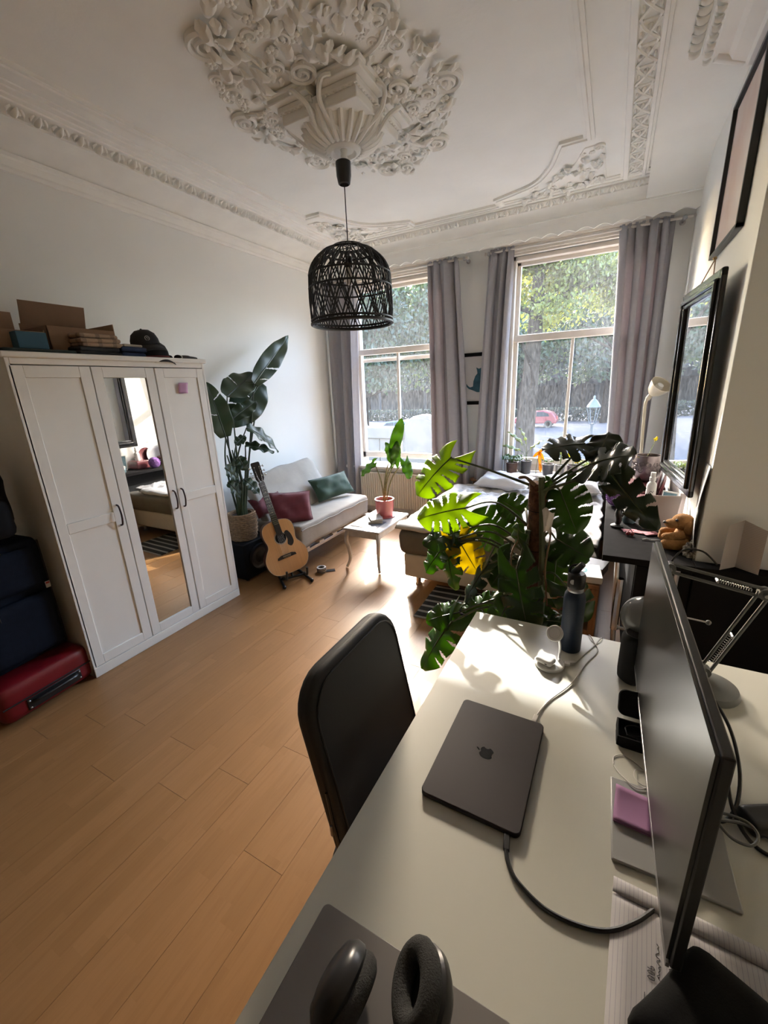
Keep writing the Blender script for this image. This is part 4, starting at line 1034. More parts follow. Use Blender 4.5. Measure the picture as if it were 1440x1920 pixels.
def cloth_fn(x0, x1, y0, y1, zt, amp, seed, sk=1.0):
    def fn(u, v):
        x_ = x0 + (x1 - x0) * u; y_ = y0 + (y1 - y0) * v
        a = wr3(x_ + seed, y_ * 1.3, 3.1) * .55 + wr3(x_ * 1.2, y_ + seed, 6.3) * .45 + wr3(x_ + y_, y_ - x_ + seed, 11) * .16
        e = min(1, min(u, 1 - u, v, 1 - v) * 9)
        return (x_ + .03 * noise.noise(Vector((v * 9, seed, 0))) * (1 - e), y_ + .035 * noise.noise(Vector((u * 9, 0, seed))) * (1 - e), zt + amp * a * (.35 + .65 * e) + .03 * noise.noise(Vector((x_ * 1.6, y_ * 1.6, seed))) * e)
    return fn
dv = thing('duvet', 'crumpled pale grey duvet spread over the bed', 'duvet', (0, 0, 0))
MB().grid(cloth_fn(BX0 + .02, BX1, BY0 + .16, BY1 - .05, .535, .06, 2.2), 90, 100).build('cover', m_duvet, dv, solid=.02, angle=180)
g = MB()
def edge(u, v):      # the thick rolled edge that slumps over the foot and the side
    x_ = BX0 - .02 + (BX1 - BX0 - .25) * u
    r_ = .055 + .022 * noise.noise(Vector((x_ * 4, 1.5, 0))); a = v * 2 * PI
    c = Vector((x_, BY0 + .14 + .10 * noise.noise(Vector((x_ * 1.9, 4, 0))) - .10 * max(0, .25 - u) * 2, .555 + .01 * noise.noise(Vector((x_ * 5, 0, 2)))))
    w_ = .012 * noise.noise(Vector((x_ * 9, a * 2, 0)))
    return (c.x + .015 * noise.noise(Vector((x_ * 7, a, 5))), c.y + math.cos(a) * (r_ * 1.9 + w_), c.z + math.sin(a) * (r_ * .62 + w_))
g.grid(edge, 60, 14).build('rolled_edge', m_duvet, dv, angle=180)
g = MB()
def edge2(u, v):
    y_ = BY0 + .12 + (BY1 - BY0 - .3) * u; a = v * 2 * PI
    r_ = .05 + .02 * noise.noise(Vector((y_ * 4, 7.5, 0))); w_ = .012 * noise.noise(Vector((y_ * 9, a * 2, 3)))
    return (BX0 + .05 + .04 * noise.noise(Vector((y_ * 2, 0, 0))) + math.cos(a) * (r_ * 1.6 + w_), y_, .55 + math.sin(a) * (r_ * .62 + w_))
g.grid(edge2, 50, 14).build('rolled_edge', m_duvet, dv, angle=180)
for i, (a, b, rz, lb) in enumerate(((-.30, 4.50, .1, 'pale pillow at the window end of the bed near the black table'), (-.95, 4.52, -.08, 'pale pillow at the window end of the bed near the curtain'))):
    t = thing('pillow', lb, 'pillow', m=T(a, b, .66) @ R3('Z', rz) @ R3('X', .12)); pillow(.58, .36, .13, seed=i + 3, wr=.02).build('case', m_duvet, t)
ru = tag(MB().grid(lambda u, v: ((u - .5) * .62, (v - .5) * .56, .004 + .0035 * noise.noise(Vector((u * 4, v * 4, 1)))), 16, 16).build('rug', stripes('rug_weave', (.016, .018, .02), (.32, .31, .29), 1, 11.5, .68, bump=.4), solid=.007, m=T(-.88, 2.84, .0) @ R3('Z', .04)),
         'small black rug with thin pale stripes beside the bed', 'rug')
ca = thing('glass_carafe', 'empty glass carafe standing between the two middle curtains', 'carafe', (-1.36, 4.87, 0))
MB().lathe([(.001, .002), (.034, .002), (.040, .012), (.042, .07), (.036, .12), (.018, .17), (.015, .21), (.020, .268), (.0185, .268), (.0135, .21), (.016, .17), (.034, .118), (.0395, .07), (.037, .014), (.001, .006)], 20, T(0, 0, .59)).build('flask', m_glass, ca)
MB().lathe([(.0152, .20), (.019, .245), (.019, .25), (.015, .25)], 14, T(0, 0, .59)).build('neck_band', m_glass, ca)
st_ = thing('plant_stand', 'narrow wooden stand under the glass carafe', 'stand', (-1.36, 4.87, 0))
m_oak = M('oak_wood', (.24, .13, .06), .5, var=.2, scale=6, stretch=(12, 12, 1))
MB().lathe([(.075, .565), (.078, .57), (.078, .587), (.001, .587)], 20).build('top', m_oak, st_)
for i in range(3): MB().tube([(.05 * math.cos(i * 2.1), .05 * math.sin(i * 2.1), .566), (.062 * math.cos(i * 2.1), .062 * math.sin(i * 2.1), 0)], .009, 7).build('leg', m_oak, st_)

# ------------------------------------------------------------------ window sill pots
ZS = OZ0 + .035
def potplant(label, x, y, h, r, mat, leaves, lm_, plabel, kind='leafy', seed=0, r2=None):
    h *= 1.5; r *= 1.2; leaves = [(a * 1.3, b * 1.1, c * 1.35, d * 1.35, e * 1.35) for a, b, c, d, e in leaves]
    p = thing('plant_pot', label, 'pot', (x, y - .02, ZS)); r2 = r2 or r * .8
    MB().lathe([(.001, 0), (r2, 0), (r2 + .002, .004), (r, h), (r - .006, h), (r2 - .004, .012), (.001, .012)], 20).build('pot', mat, p)
    MB().lathe([(.001, h - .012), (r - .007, h - .014)], 14).build('soil', m_soil, p)
    q = thing('potted_plant', plabel, 'plant', (x, y - .02, ZS + h - .014)); rr = random.Random(seed)
    for i, (dx, dy, dz, L, w_) in enumerate(leaves):
        b = Vector((dx * .75, dy * .75, dz * .8)); d = Vector((dx, dy, dz * .3)) if kind != 'up' else Vector((dx, dy, dz))
        if d.length < .01: d = Vector((.02, -.03, .02))
        MB().tube(cat_rom([(0, 0, 0), (b.x * .3, b.y * .3, b.z * .7), tuple(b)], 4), .0022, 5).build('stem', bpy.data.materials['green_stem'], q)
        clean(blade(L, w_, .25, .15, seed=seed + i, heart=.3 if kind != 'up' else 0, nv=12, nu=7)).build('leaf', lm_, q, solid=.0008, m=frame(b, d.normalized() + Vector((0, -.2, .15)), Vector((0, -.5, .8))))
    return p
M('green_stem', (.10, .14, .03), .5)
m_pale = leafmat('pale_leaf', (.22, .27, .12), (.45, .5, .15), tfac=.45)
m_midgreen = leafmat('sill_leaf', (.045, .10, .022), (.22, .36, .04), tfac=.4)
m_yellow = leafmat('yellow_leaf', (.42, .36, .02), (.75, .65, .04), tfac=.6)
m_orange = leafmat('dry_leaf', (.55, .28, .03), (.75, .36, .03), tfac=.55)
m_terra = M('brown_pot', (.10, .055, .04), .6, var=.25, scale=30, bump=.3, bscale=60)
m_slatepot = M('slate_pot', (.06, .062, .068), .5, var=.15, scale=20)
m_patpot = plaid('patterned_pot', (.30, .29, .28), (.05, .05, .05), 60, 60)
m_copper = M('brown_glaze', (.07, .05, .05), .35, var=.3, scale=15)
ring_l = lambda n_, r_, z_, L, w_, s=0: [(r_ * math.cos(2 * PI * i / n_ + s), r_ * math.sin(2 * PI * i / n_ + s), z_ * (.8 + .4 * ((i * 37) % 10) / 10), L, w_) for i in range(n_)]
potplant('brown speckled pot at the curtain end of the plant sill', -.95, 4.90, .085, .055, m_terra, ring_l(11, .05, .055, .06, .035), m_midgreen, 'low bushy green and red plant at the curtain end of the sill', seed=3)
potplant('tall grey pot behind the dry orange leaf', -.80, 4.95, .10, .05, m_slatepot, [(-.06, -.02, .20, .15, .035), (-.01, -.04, .22, .14, .035), (.05, -.02, .15, .12, .03), (-.10, 0, .12, .14, .035)], m_pale, 'pale variegated plant leaning out of the tall grey pot', seed=9)
potplant('square slate pot in the middle of the plant sill', -.555, 4.90, .085, .052, m_slatepot, [(-.02, -.02, .05, .06, .04), (.03, -.01, .05, .05, .03)], m_midgreen, 'tiny seedling in the square slate pot', seed=14)
potplant('black and white patterned pot beside the bright round leaf', -.43, 4.90, .085, .042, m_patpot, ring_l(8, .03, .12, .05, .012), m_pale, 'thin spiky pale plant in the patterned pot', 'up', seed=21)
potplant('brown glazed pot under the bright round leaf', -.305, 4.90, .085, .046, m_copper, [(.0, -.03, .10, .085, .085), (.03, -.01, .05, .045, .04)], m_yellow, 'plant with a single bright yellow-green round leaf', seed=27)
potplant('small slate pot near the trailing ivy', -.175, 4.90, .07, .042, m_slatepot, ring_l(9, .04, .05, .045, .03), m_pale, 'pale bushy seedling in the small slate pot', seed=33)
iv = thing('trailing_ivy', 'green ivy trailing from the sill down towards the bed', 'plant', (-.06, 4.86, ZS)); rr = random.Random(5)
potiv = thing('plant_pot', 'pale pot holding the trailing ivy at the end of the sill', 'pot', (-.045, 4.93, ZS))
MB().lathe([(.001, 0), (.045, 0), (.058, .09), (.052, .09), (.04, .012), (.001, .012)], 18).build('pot', m_ctop, potiv)
for i in range(7):
    x0, e = rr.uniform(-.05, .05), rr.uniform(-.14, .06)
    pts_ = cat_rom([(x0, .03, .09), (x0 + e * .3, -.04, .13), (x0 + e * .7, -.10, .02), (x0 + e, -.12, -.12 - rr.random() * .22)], 6)
    MB().tube(pts_, .002, 5).build('stem', bpy.data.materials['green_stem'], iv)
    for q in range(2, len(pts_), 2):
        p = pts_[q]; L = rr.uniform(.028, .048)
        clean(blade(L, L * .95, .1, .1, seed=q, heart=.4, nv=8, nu=7)).build('leaf', m_midgreen, iv, solid=.0006, m=frame(p, (rr.uniform(-1, 1), -.6, rr.uniform(-.8, .2)), (rr.uniform(-.4, .4), -.8, .6)))
dr = thing('dried_leaf_stem', 'curled dry orange leaf on a stem in a small glass', 'leaf', (-.68, 4.86, ZS))
MB().lathe([(.001, .002), (.024, .002), (.027, .09), (.025, .09), (.022, .006), (.001, .006)], 16).build('glass', m_glass, dr)
MB().tube(cat_rom([(0, 0, .01), (.005, -.01, .10), (.02, -.03, .20), (.03, -.04, .27)], 5), .003, 6).build('stem', bpy.data.materials['green_stem'], dr)
for i, (a, b) in enumerate((((.03, -.04, .27), (.08, -.06, .20)), ((.03, -.04, .27), (-.02, -.06, .22)), ((.03, -.04, .27), (.05, -.06, .12)), ((.03, -.04, .27), (.06, -.05, .29)), ((.05, -.06, .14), (.06, -.07, .06)))):
    a, b = Vector(a), Vector(b)
    clean(blade((b - a).length * 1.2, .035, .15, .3, seed=i, nv=10, nu=7, wave=.006)).build('lobe', m_orange, dr, solid=.0006, m=frame(a, b - a, (.2, -.9, .3)))
bo = thing('white_shell', 'round pale shell ornament behind the bushy sill plant', 'ornament', (-.86, 4.975, ZS))
MB().sphere((0, 0, .075), (.06, .04, .075), 16, 10).build('shell', M('shell_white', (.5, .5, .5), .5), bo)

# ------------------------------------------------------------------ monstera
MPX, MPY = -.255, 1.90
mo = thing('monstera_plant', 'large split-leaf monstera climbing a brown moss pole behind the desk', 'plant', (MPX, MPY, 0))
O_ = Vector((MPX, MPY, 0))
m_moss = M('coir_pole', (.105, .042, .02), .95, var=.45, scale=45, bump=1.0, bscale=90)
ptp = thing('plant_pot', 'grey floor pot of the monstera hidden behind the desk', 'pot', (MPX, MPY, 0))
MB().lathe([(.001, 0), (.11, 0), (.115, .005), (.15, .26), (.15, .28), (.14, .28), (.105, .02), (.001, .02)], 28).build('pot', m_slatepot, ptp)
MB().lathe([(.001, .262), (.138, .255)], 22).build('soil', m_soil, ptp)
def pole(u, v):
    z = .26 + v * 1.005; a = 2 * PI * u
    r_ = .041 + .004 * noise.noise(Vector((math.cos(a) * 2, math.sin(a) * 2, z * 14))) + .002 * math.sin(z * 60)
    return (r_ * math.cos(a) + .012 * math.sin(z * 2), r_ * math.sin(a), z)
g = MB(); g.grid(pole, 20, 60, wrap_u=True); g.add([(0.01, 0, 1.268)] + [pole(i / 20, 1) for i in range(20)], [(0, 1 + i, 1 + (i + 1) % 20) for i in range(20)])
g.build('moss_pole', m_moss, mo)
for zz in (.45, .72, .96, 1.15):
    MB().tube([(.047 * math.cos(a) + .012 * math.sin(zz * 2), .047 * math.sin(a), zz + .01 * math.sin(a)) for a in [2 * PI * i / 20 for i in range(20)]], .0018, 4, closed=True).build('tie', m_blackmat, mo)
m_mst = M('monstera_stem', (.050, .062, .022), .5, var=.25, scale=20)
m_node = M('brown_node', (.16, .09, .045), .8, var=.3)
for z0, z1, s in ((.27, 1.30, 1), (.27, 1.05, -1)):
    MB().tube(cat_rom([(.05 * s, -.03, z0), (.055 * s, -.05, z0 + (z1 - z0) * .35), (.045 * s, -.055, z0 + (z1 - z0) * .7), (.02 * s, -.04, z1)], 6), .013, 8).build('stem', m_mst, mo)
for i in range(6):
    z = .5 + .13 * i; s = 1 if i % 2 else -1
    MB().tube(cat_rom([(.05 * s, -.05, z), (.08 * s, -.09, z - .08), (.07 * s, -.10, z - .25), (.09 * s, -.08, max(.28, z - .45))], 5), .004, 5).build('aerial_root', m_node, mo)
MB().tube(cat_rom([(.0, -.02, 1.25), (-.02, -.04, 1.275), (-.05, -.02, 1.29), (-.08, -.02, 1.285)], 4), [.009] * 6 + [.007] * 6 + [.003], 8).build('dry_sheath', m_node, mo)
m_lit = leafmat('monstera_sunlit', (.09, .15, .012), (.50, .66, .03), tfac=.6, rough=.4)  # brighter copy for the leaves with sun behind them
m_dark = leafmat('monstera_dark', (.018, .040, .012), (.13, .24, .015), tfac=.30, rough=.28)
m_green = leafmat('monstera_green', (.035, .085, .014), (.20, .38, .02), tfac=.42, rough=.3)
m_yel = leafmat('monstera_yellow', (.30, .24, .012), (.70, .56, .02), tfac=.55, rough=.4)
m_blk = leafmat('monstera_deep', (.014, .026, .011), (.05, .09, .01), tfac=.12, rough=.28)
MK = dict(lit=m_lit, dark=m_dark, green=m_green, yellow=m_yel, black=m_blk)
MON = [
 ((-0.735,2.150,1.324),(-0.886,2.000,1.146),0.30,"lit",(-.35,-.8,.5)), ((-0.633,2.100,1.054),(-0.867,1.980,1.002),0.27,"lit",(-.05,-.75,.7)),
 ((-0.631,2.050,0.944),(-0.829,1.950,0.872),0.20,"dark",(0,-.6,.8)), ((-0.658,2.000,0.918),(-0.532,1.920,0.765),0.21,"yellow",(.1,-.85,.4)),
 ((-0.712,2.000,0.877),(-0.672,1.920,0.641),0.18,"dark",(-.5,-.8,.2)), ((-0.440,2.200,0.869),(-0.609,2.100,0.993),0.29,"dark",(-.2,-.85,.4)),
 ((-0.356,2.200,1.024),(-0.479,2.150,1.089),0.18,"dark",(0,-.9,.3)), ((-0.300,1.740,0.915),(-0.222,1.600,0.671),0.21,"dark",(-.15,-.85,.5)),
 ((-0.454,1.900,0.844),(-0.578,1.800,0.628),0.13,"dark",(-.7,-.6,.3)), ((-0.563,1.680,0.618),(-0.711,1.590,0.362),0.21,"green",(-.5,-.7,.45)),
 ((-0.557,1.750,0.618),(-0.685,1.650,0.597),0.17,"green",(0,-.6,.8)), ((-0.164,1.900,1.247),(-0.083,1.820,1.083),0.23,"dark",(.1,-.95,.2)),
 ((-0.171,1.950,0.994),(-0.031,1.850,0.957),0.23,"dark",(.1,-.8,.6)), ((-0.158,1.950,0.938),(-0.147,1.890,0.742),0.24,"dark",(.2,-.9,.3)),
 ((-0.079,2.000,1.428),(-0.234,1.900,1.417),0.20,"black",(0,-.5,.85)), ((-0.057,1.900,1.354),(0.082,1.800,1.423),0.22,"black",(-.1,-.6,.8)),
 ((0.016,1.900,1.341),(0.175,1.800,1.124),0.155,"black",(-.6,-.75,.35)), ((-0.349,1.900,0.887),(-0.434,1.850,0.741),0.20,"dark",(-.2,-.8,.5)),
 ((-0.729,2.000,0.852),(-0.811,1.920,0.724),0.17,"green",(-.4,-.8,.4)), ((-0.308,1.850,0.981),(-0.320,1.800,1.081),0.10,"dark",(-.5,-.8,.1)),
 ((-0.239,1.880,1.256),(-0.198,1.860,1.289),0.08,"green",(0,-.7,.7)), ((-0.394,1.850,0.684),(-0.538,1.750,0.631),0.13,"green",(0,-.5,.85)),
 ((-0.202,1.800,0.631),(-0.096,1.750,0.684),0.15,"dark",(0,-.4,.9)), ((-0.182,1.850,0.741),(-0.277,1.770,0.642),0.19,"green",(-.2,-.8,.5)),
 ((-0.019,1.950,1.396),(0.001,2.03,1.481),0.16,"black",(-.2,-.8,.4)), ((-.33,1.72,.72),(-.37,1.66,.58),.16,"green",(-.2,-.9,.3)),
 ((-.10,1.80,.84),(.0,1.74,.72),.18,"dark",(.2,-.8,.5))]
rr = random.Random(8)
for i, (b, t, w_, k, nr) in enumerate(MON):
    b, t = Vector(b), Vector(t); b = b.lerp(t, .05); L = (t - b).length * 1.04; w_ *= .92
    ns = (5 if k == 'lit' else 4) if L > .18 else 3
    sl = []
    for s in (-1, 1):
        for q in range(ns): sl.append((.16 + .68 * (q + .35 * (s > 0)) / ns + rr.uniform(-.02, .02), s, .017, .34 + .14 * rr.random()))
    if L < .12: sl = []
    big = L > .17
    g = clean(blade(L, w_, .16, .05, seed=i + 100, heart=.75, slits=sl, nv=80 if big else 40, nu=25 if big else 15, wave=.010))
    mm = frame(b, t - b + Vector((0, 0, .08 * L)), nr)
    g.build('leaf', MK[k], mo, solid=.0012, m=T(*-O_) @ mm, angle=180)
    MB().tube([(0, L * q * .95, .003 - .16 * L * q * q) for q in (-.02, .25, .5, .75, 1)], [.004, .0035, .003, .002, .001], 6).build('midrib', m_mst, mo, m=T(*-O_) @ mm)
    zr = max(.35, min(1.24, b.z - .03 + (0.0 if b.z > 1.2 else .02))); sx = -1 if b.x < MPX else 1
    r0 = Vector((MPX + .03 * sx, MPY - .05, zr)) if b.y < 1.9 else Vector((MPX + .03 * sx, MPY + .04, zr))
    lift = .03 + .12 * (Vector((b.x, b.y)) - Vector((r0.x, r0.y))).length
    pts_ = cat_rom([r0, r0.lerp(b, .5) + Vector((0, 0, lift if b.z < 1.3 else .005)), b], 8)
    MB().tube([p - O_ for p in pts_], [.0072 - .0032 * q / (len(pts_) - 1) for q in range(len(pts_))], 7).build('leaf_stem', m_mst, mo)
# a scrap of tissue caught on the stems
tp = MB().grid(lambda u, v: ((u - .5) * .05 * (1 - .5 * v), .012 * math.sin(u * 7 + v * 3), -v * .10 + .01 * math.sin(u * 5)), 8, 10)
tag(tp.build('paper_scrap', M('tissue', (.62, .56, .50), .9), solid=.0006, m=T(-.19, 1.80, 1.17)), 'torn white paper scrap hanging from the monstera beside its moss pole', 'paper')

# ------------------------------------------------------------------ stool with books
ws = thing('wooden_stool', 'worn wooden stool between bed and black table', 'stool', (-.05, 2.72, 0))
m_stool = M('stool_wood', (.26, .115, .05), .55, var=.25, scale=5, stretch=(10, 10, 1))
box('top', m_stool, -.16, .10, -.14, .14, .465, .495, ws, bevel=.005)
for a in (-.14, .08):
    for b in (-.12, .12): box('leg', m_stool, a - .02, a + .02, b - .018, b + .018, 0, .465, ws, bevel=.004)
for b in (-.12, .12): box('rail', m_stool, -.12, .06, b - .01, b + .01, .40, .455, ws, bevel=.003)
for b in (-.12, .12): box('stretcher', m_stool, -.12, .06, b - .01, b + .01, .14, .17, ws, bevel=.003)
bw = thing('game_box', 'white flat box with a teal ring on its lid lying on the stool', 'box', (-.05, 2.69, .496), .12)
box('box_base', M('white_board', (.62, .60, .57), .6), -.12, .10, -.10, .10, 0, .03, bw, bevel=.002); box('lid', bpy.data.materials['white_board'], -.122, .102, -.102, .102, .012, .042, bw, bevel=.002)
MB().lathe([(.032, 0), (.045, 0), (.045, .0008), (.032, .0008), (.032, 0)], 28, T(-.02, .0, .0421), caps=False).build('printed_ring', M('teal_ink', (.08, .30, .32), .6), bw)
box('printed_dot', m_black, .1022, .1028, -.075, -.065, .022, .032, bw, bevel=0)
bb = thing('book', 'thick dark book lying behind the white box on the stool', 'book', (-.02, 2.86, .47), -.25)
for a in (0, .055): box('cover', m_black, -.12, .10, -.08, .08, a, a + .003, bb, bevel=.001)
box('pages', bpy.data.materials['page_edges'], -.115, .098, -.077, .077, .003, .055, bb, bevel=0)
box('spine_title', M('white_print', (.6, .6, .6), .6), -.03, .05, -.072, -.056, .0581, .0586, bb, bevel=0)
nt = thing('notebook', 'pale notebook lying on the dark book beside the bed', 'notebook', (-.10, 2.88, .532), .3)
box('cover', m_ctop, -.09, .05, -.07, .07, 0, .004, nt, bevel=.001); box('pages', bpy.data.materials['page_edges'], -.088, .048, -.068, .068, .004, .016, nt, bevel=.001)

# ------------------------------------------------------------------ black table on the chimney side
TZ = .75
bt = thing('black_table', 'long matt black table below the wall mirror', 'table', (0, 0, 0))
box('top', m_blackwood, .043, XR - .012, 2.45, 4.70, TZ - .036, TZ, bt, bevel=.003)
box('top', m_blackwood, XR - .012, .98, 2.45, 2.54, TZ - .036, TZ, bt, bevel=.003)
for b in (2.475, 4.62):
    MB().tube([(.12, b, TZ - .036), (.16, b, 0)], .014, 8).build('leg', m_steel, bt); MB().tube([(.40, b, TZ - .036), (.38, b, 0)], .014, 8).build('leg', m_steel, bt)
    MB().tube([(.145, b, .30), (.39, b, .30)], .010, 8).build('crossbar', m_steel, bt)
    MB().tube([(.145, b - .02, .30), (.145, b - .02, .62)], .020, 8).build('leg_sleeve', m_chrome, bt)
bc = thing('dark_fill_cabinet', 'black cabinet shape added to fill the dark space under the black table', 'cabinet', (0, 0, 0))  # black volume added to make the space under the table dark
box('body', m_blackmat, .21, XR - .015, 2.52, 3.9, .03, .70, bc, bevel=.004)
for i in range(2): box('door', m_blackmat, .215 + i * .13, .34 + i * .13, 2.505, 2.519, .05, .69, bc, bevel=.003)
box('dark_fill_panel', m_blackmat, XR - .005, 1.03, 2.49, 2.55, .0, .71, bc, bevel=.003)  # black board added to carry that darkness on past the wall corner
# mirror hung on a cord
mi = thing('wall_mirror', 'large wall mirror in a thick black moulded frame hung from a cord', 'mirror', m=T(.452, 2.70, 1.0) @ R3('Z', math.radians(4.5)) @ R3('Y', -.02) @ T(0, -2.70, -1.0))
MY0, MY1, MZ0, MZ1 = 2.70, 3.50, 1.05, 2.18
MB().box(-.020, -.014, MY0 + .05, MY1 - .05, MZ0 + .05, MZ1 - .05).build('mirror_glass', m_mirror, mi, smooth=False)
m_gloss = M('black_gloss', (.010, .010, .011), .18, var=.1, coat=.5)
for d, w_, h_, nm_ in ((0, .045, .030, 'outer_moulding'), (.040, .03, .046, 'frame'), (.066, .028, .036, 'inner_moulding')):
    for a in ((MY0 + d, MY1 - d, MZ0 + d, MZ0 + d + w_), (MY0 + d, MY1 - d, MZ1 - d - w_, MZ1 - d), (MY0 + d, MY0 + d + w_, MZ0 + d, MZ1 - d), (MY1 - d - w_, MY1 - d, MZ0 + d, MZ1 - d)):
        box(nm_, m_gloss, -h_, -.004, *a, mi, bevel=.008)
MB().tube([(-.006, 2.95, MZ1 - .01), (.025, 3.10, MZ1 + .115), (-.006, 3.25, MZ1 - .01)], .003, 5).build('cord', m_oak, mi)
MB().sphere((.022, 3.10, MZ1 + .115), .010, 8, 6).build('nail', m_brass, mi)
m_pglass = glassy('picture_glass', gloss=.02)
# framed poster above
po = thing('framed_poster', 'framed poster behind glass high on the wall above the mirror', 'picture', (XR, 0, 0))
QY0, QY1, QZ0, QZ1 = 2.87, 3.56, 2.375, 3.150
for a in ((QY0, QY1, QZ0, QZ0 + .02), (QY0, QY1, QZ1 - .02, QZ1), (QY0, QY0 + .02, QZ0, QZ1), (QY1 - .02, QY1, QZ0, QZ1)): box('frame', m_black, -.034, -.002, *a, po, bevel=.002)
box('print', M('poster_print', (.78, .74, .70), .7, var=.1, scale=2.2, col2=(.72, .55, .48)), -.012, -.008, QY0 + .015, QY1 - .015, QZ0 + .015, QZ1 - .015, po, bevel=0)
MB().box(-.024, -.022, QY0 + .015, QY1 - .015, QZ0 + .015, QZ1 - .015).build('glass', m_pglass, po, smooth=False)
# cream lamp
cl = thing('task_lamp', 'cream metal lamp with an upturned bell shade beside the curtain', 'lamp', (.28, 4.55, TZ))
m_cream = M('cream_enamel', (.56, .50, .38), .35, var=.03, coat=.3)
MB().lathe([(.001, 0), (.09, 0), (.092, .01), (.03, .022), (.001, .022)], 24).build('base', m_cream, cl)
MB().tube(cat_rom([(.02, 0, .02), (.015, 0, .25), (.0, 0, .55), (-.005, 0, .70), (.005, -.005, .755)], 6), .0135, 10).build('stem', m_cream, cl)
MB().tube([(.005, -.005, .75), (.03, -.02, .79)], .022, 10).build('swivel', m_cream, cl)
SM_ = T(.035, -.022, .785) @ frame((0, 0, 0), (0, 0, 1), (1, 0, 0)).to_3x3().to_4x4() if False else T(.03, -.02, .79) @ Vector((0, 0, 1)).rotation_difference(Vector((.42, -.45, .6))).to_matrix().to_4x4()
MB().lathe([(.020, 0), (.035, .008), (.062, .04), (.080, .085), (.090, .125), (.086, .125), (.076, .085), (.058, .042), (.03, .012), (.001, .010)], 28, SM_, caps=False).build('shade', m_cream, cl)
MB().lathe([(.014, .01), (.016, .05), (.030, .075), (.034, .095), (.026, .115), (.001, .122)], 18, SM_).build('bulb', M('bulb_glass', (.7, .68, .64), .25), cl)
# round patterned pot
rp = thing('plant_pot', 'round embossed metallic pot on the black table under the cream lamp', 'pot', (.315, 3.98, TZ))
m_emb = M('embossed_metal', (.14, .115, .115), .35, .7, var=.35, scale=20)
MB().lathe([(.001, .0), (.06, .0), (.085, .02), (.104, .08), (.104, .15), (.092, .205), (.094, .215), (.086, .215), (.084, .20), (.094, .15), (.094, .08), (.075, .02), (.001, .015)], 36, T(0, 0, .115)).build('pot', m_emb, rp)
for i in range(12):
    a = 2 * PI * i / 12
    for zz, r_ in ((.10, .105), (.15, .104)):
        MB().tube([(r_ * math.cos(a) + .0, r_ * math.sin(a), zz + .115)] * 1 + [( (r_ + .002) * math.cos(a + .016 * math.cos(q) * 14 / 1.0 * .8), (r_ + .002) * math.sin(a + .016 * math.cos(q) * 14 * .8), zz + .115 + .018 * math.sin(q)) for q in [2 * PI * k_ / 10 for k_ in range(11)]], .003, 4).build('embossed_ring', m_emb, rp)
MB().lathe([(.001, .185), (.085, .182)], 18, T(0, 0, .115)).build('soil', m_soil, rp)
rb_ = thing('serving_tray', 'dark red tray under the embossed pot', 'tray', (.30, 3.90, TZ))
m_dred = M('dark_red', (.075, .012, .016), .4, var=.2)
for i, z0 in enumerate((.0, .045, .08)): rbox(-.13, .14, -.17 + i * .01, .15, z0 + .001, z0 + .035, .012).build('tier', m_dred, rb_)
spr = thing('seedling', 'tiny pale seedling sprouting from the embossed pot', 'plant', (.315, 3.98, TZ + .30))
MB().tube(cat_rom([(-.02, 0, 0), (.0, -.01, .05), (.02, -.015, .12), (.03, -.02, .15)], 4), .0022, 5).build('stem', bpy.data.materials['green_stem'], spr)
for i, (a, b, w_) in enumerate((((.03, -.02, .15), (.035, -.03, .185), .022), ((.03, -.02, .15), (.015, -.03, .17), .018), ((-.035, -.04, .0), (-.075, -.06, .022), .04), ((-.03, -.04, .0), (.01, -.075, .018), .035))):
    a, b = Vector(a), Vector(b); clean(blade((b - a).length, w_, .1, .2, seed=i, nv=8, nu=7)).build('leaf', m_yellow, spr, solid=.0006, m=frame(a, b - a, (0, -.6, .8)))
# plates leaning behind, bottle, yarn and the rest
for i, (x, y, r_, mt, lb) in enumerate(((.425, 3.72, .135, M('white_china', (.62, .61, .62), .25), 'white plate leaning on its edge behind the spray bottle'), (.44, 3.60, .13, m_dred, 'dark red plate leaning in front of the white plate'))):
    t = tag(MB().lathe([(.001, .006), (r_ * .6, .006), (r_, .022), (r_, .026), (r_ * .58, .011), (.001, .011)], 36).build('plate', mt, m=T(x - .03, y, TZ + r_ + .002) @ R3('Z', -.12) @ R3('Y', math.radians(-80))), lb, 'plate')
sb = thing('spray_bottle', 'small white pump bottle in front of the red plate', 'bottle', (.315, 3.42, TZ + .11))
m_wp = M('white_bottle', (.62, .60, .57), .35)
MB().lathe([(.001, 0), (.030, 0), (.032, .006), (.032, .095), (.024, .112), (.014, .118), (.014, .125)], 22).build('body', m_wp, sb)
MB().lathe([(.018, .122), (.020, .126), (.020, .150), (.016, .152), (.016, .185), (.001, .187)], 18).build('pump', m_wp, sb)
MB().tube(cat_rom([(-.012, -.033, .04), (-.004, -.034, .055), (.006, -.034, .045), (.012, -.033, .058)], 4), .0018, 4).build('printed_mark', m_black, sb)
bx_ = tag(rbox(-.10, .11, -.09, .09, 0, .11, .012).build('keepsake_box', m_dred, m=T(.32, 3.43, TZ)), 'dark red keepsake box under the white pump bottle', 'box')
ya = thing('yarn_ball', 'fluffy purple yarn ball at the edge of the black table', 'yarn', (.11, 3.52, TZ))
m_pur = M('purple_wool', (.17, .075, .24), .95, var=.3, scale=40, bump=.6, bscale=120)
MB().sphere((0, 0, .075), .072, 20, 14).build('ball', m_pur, ya)
rr = random.Random(3)
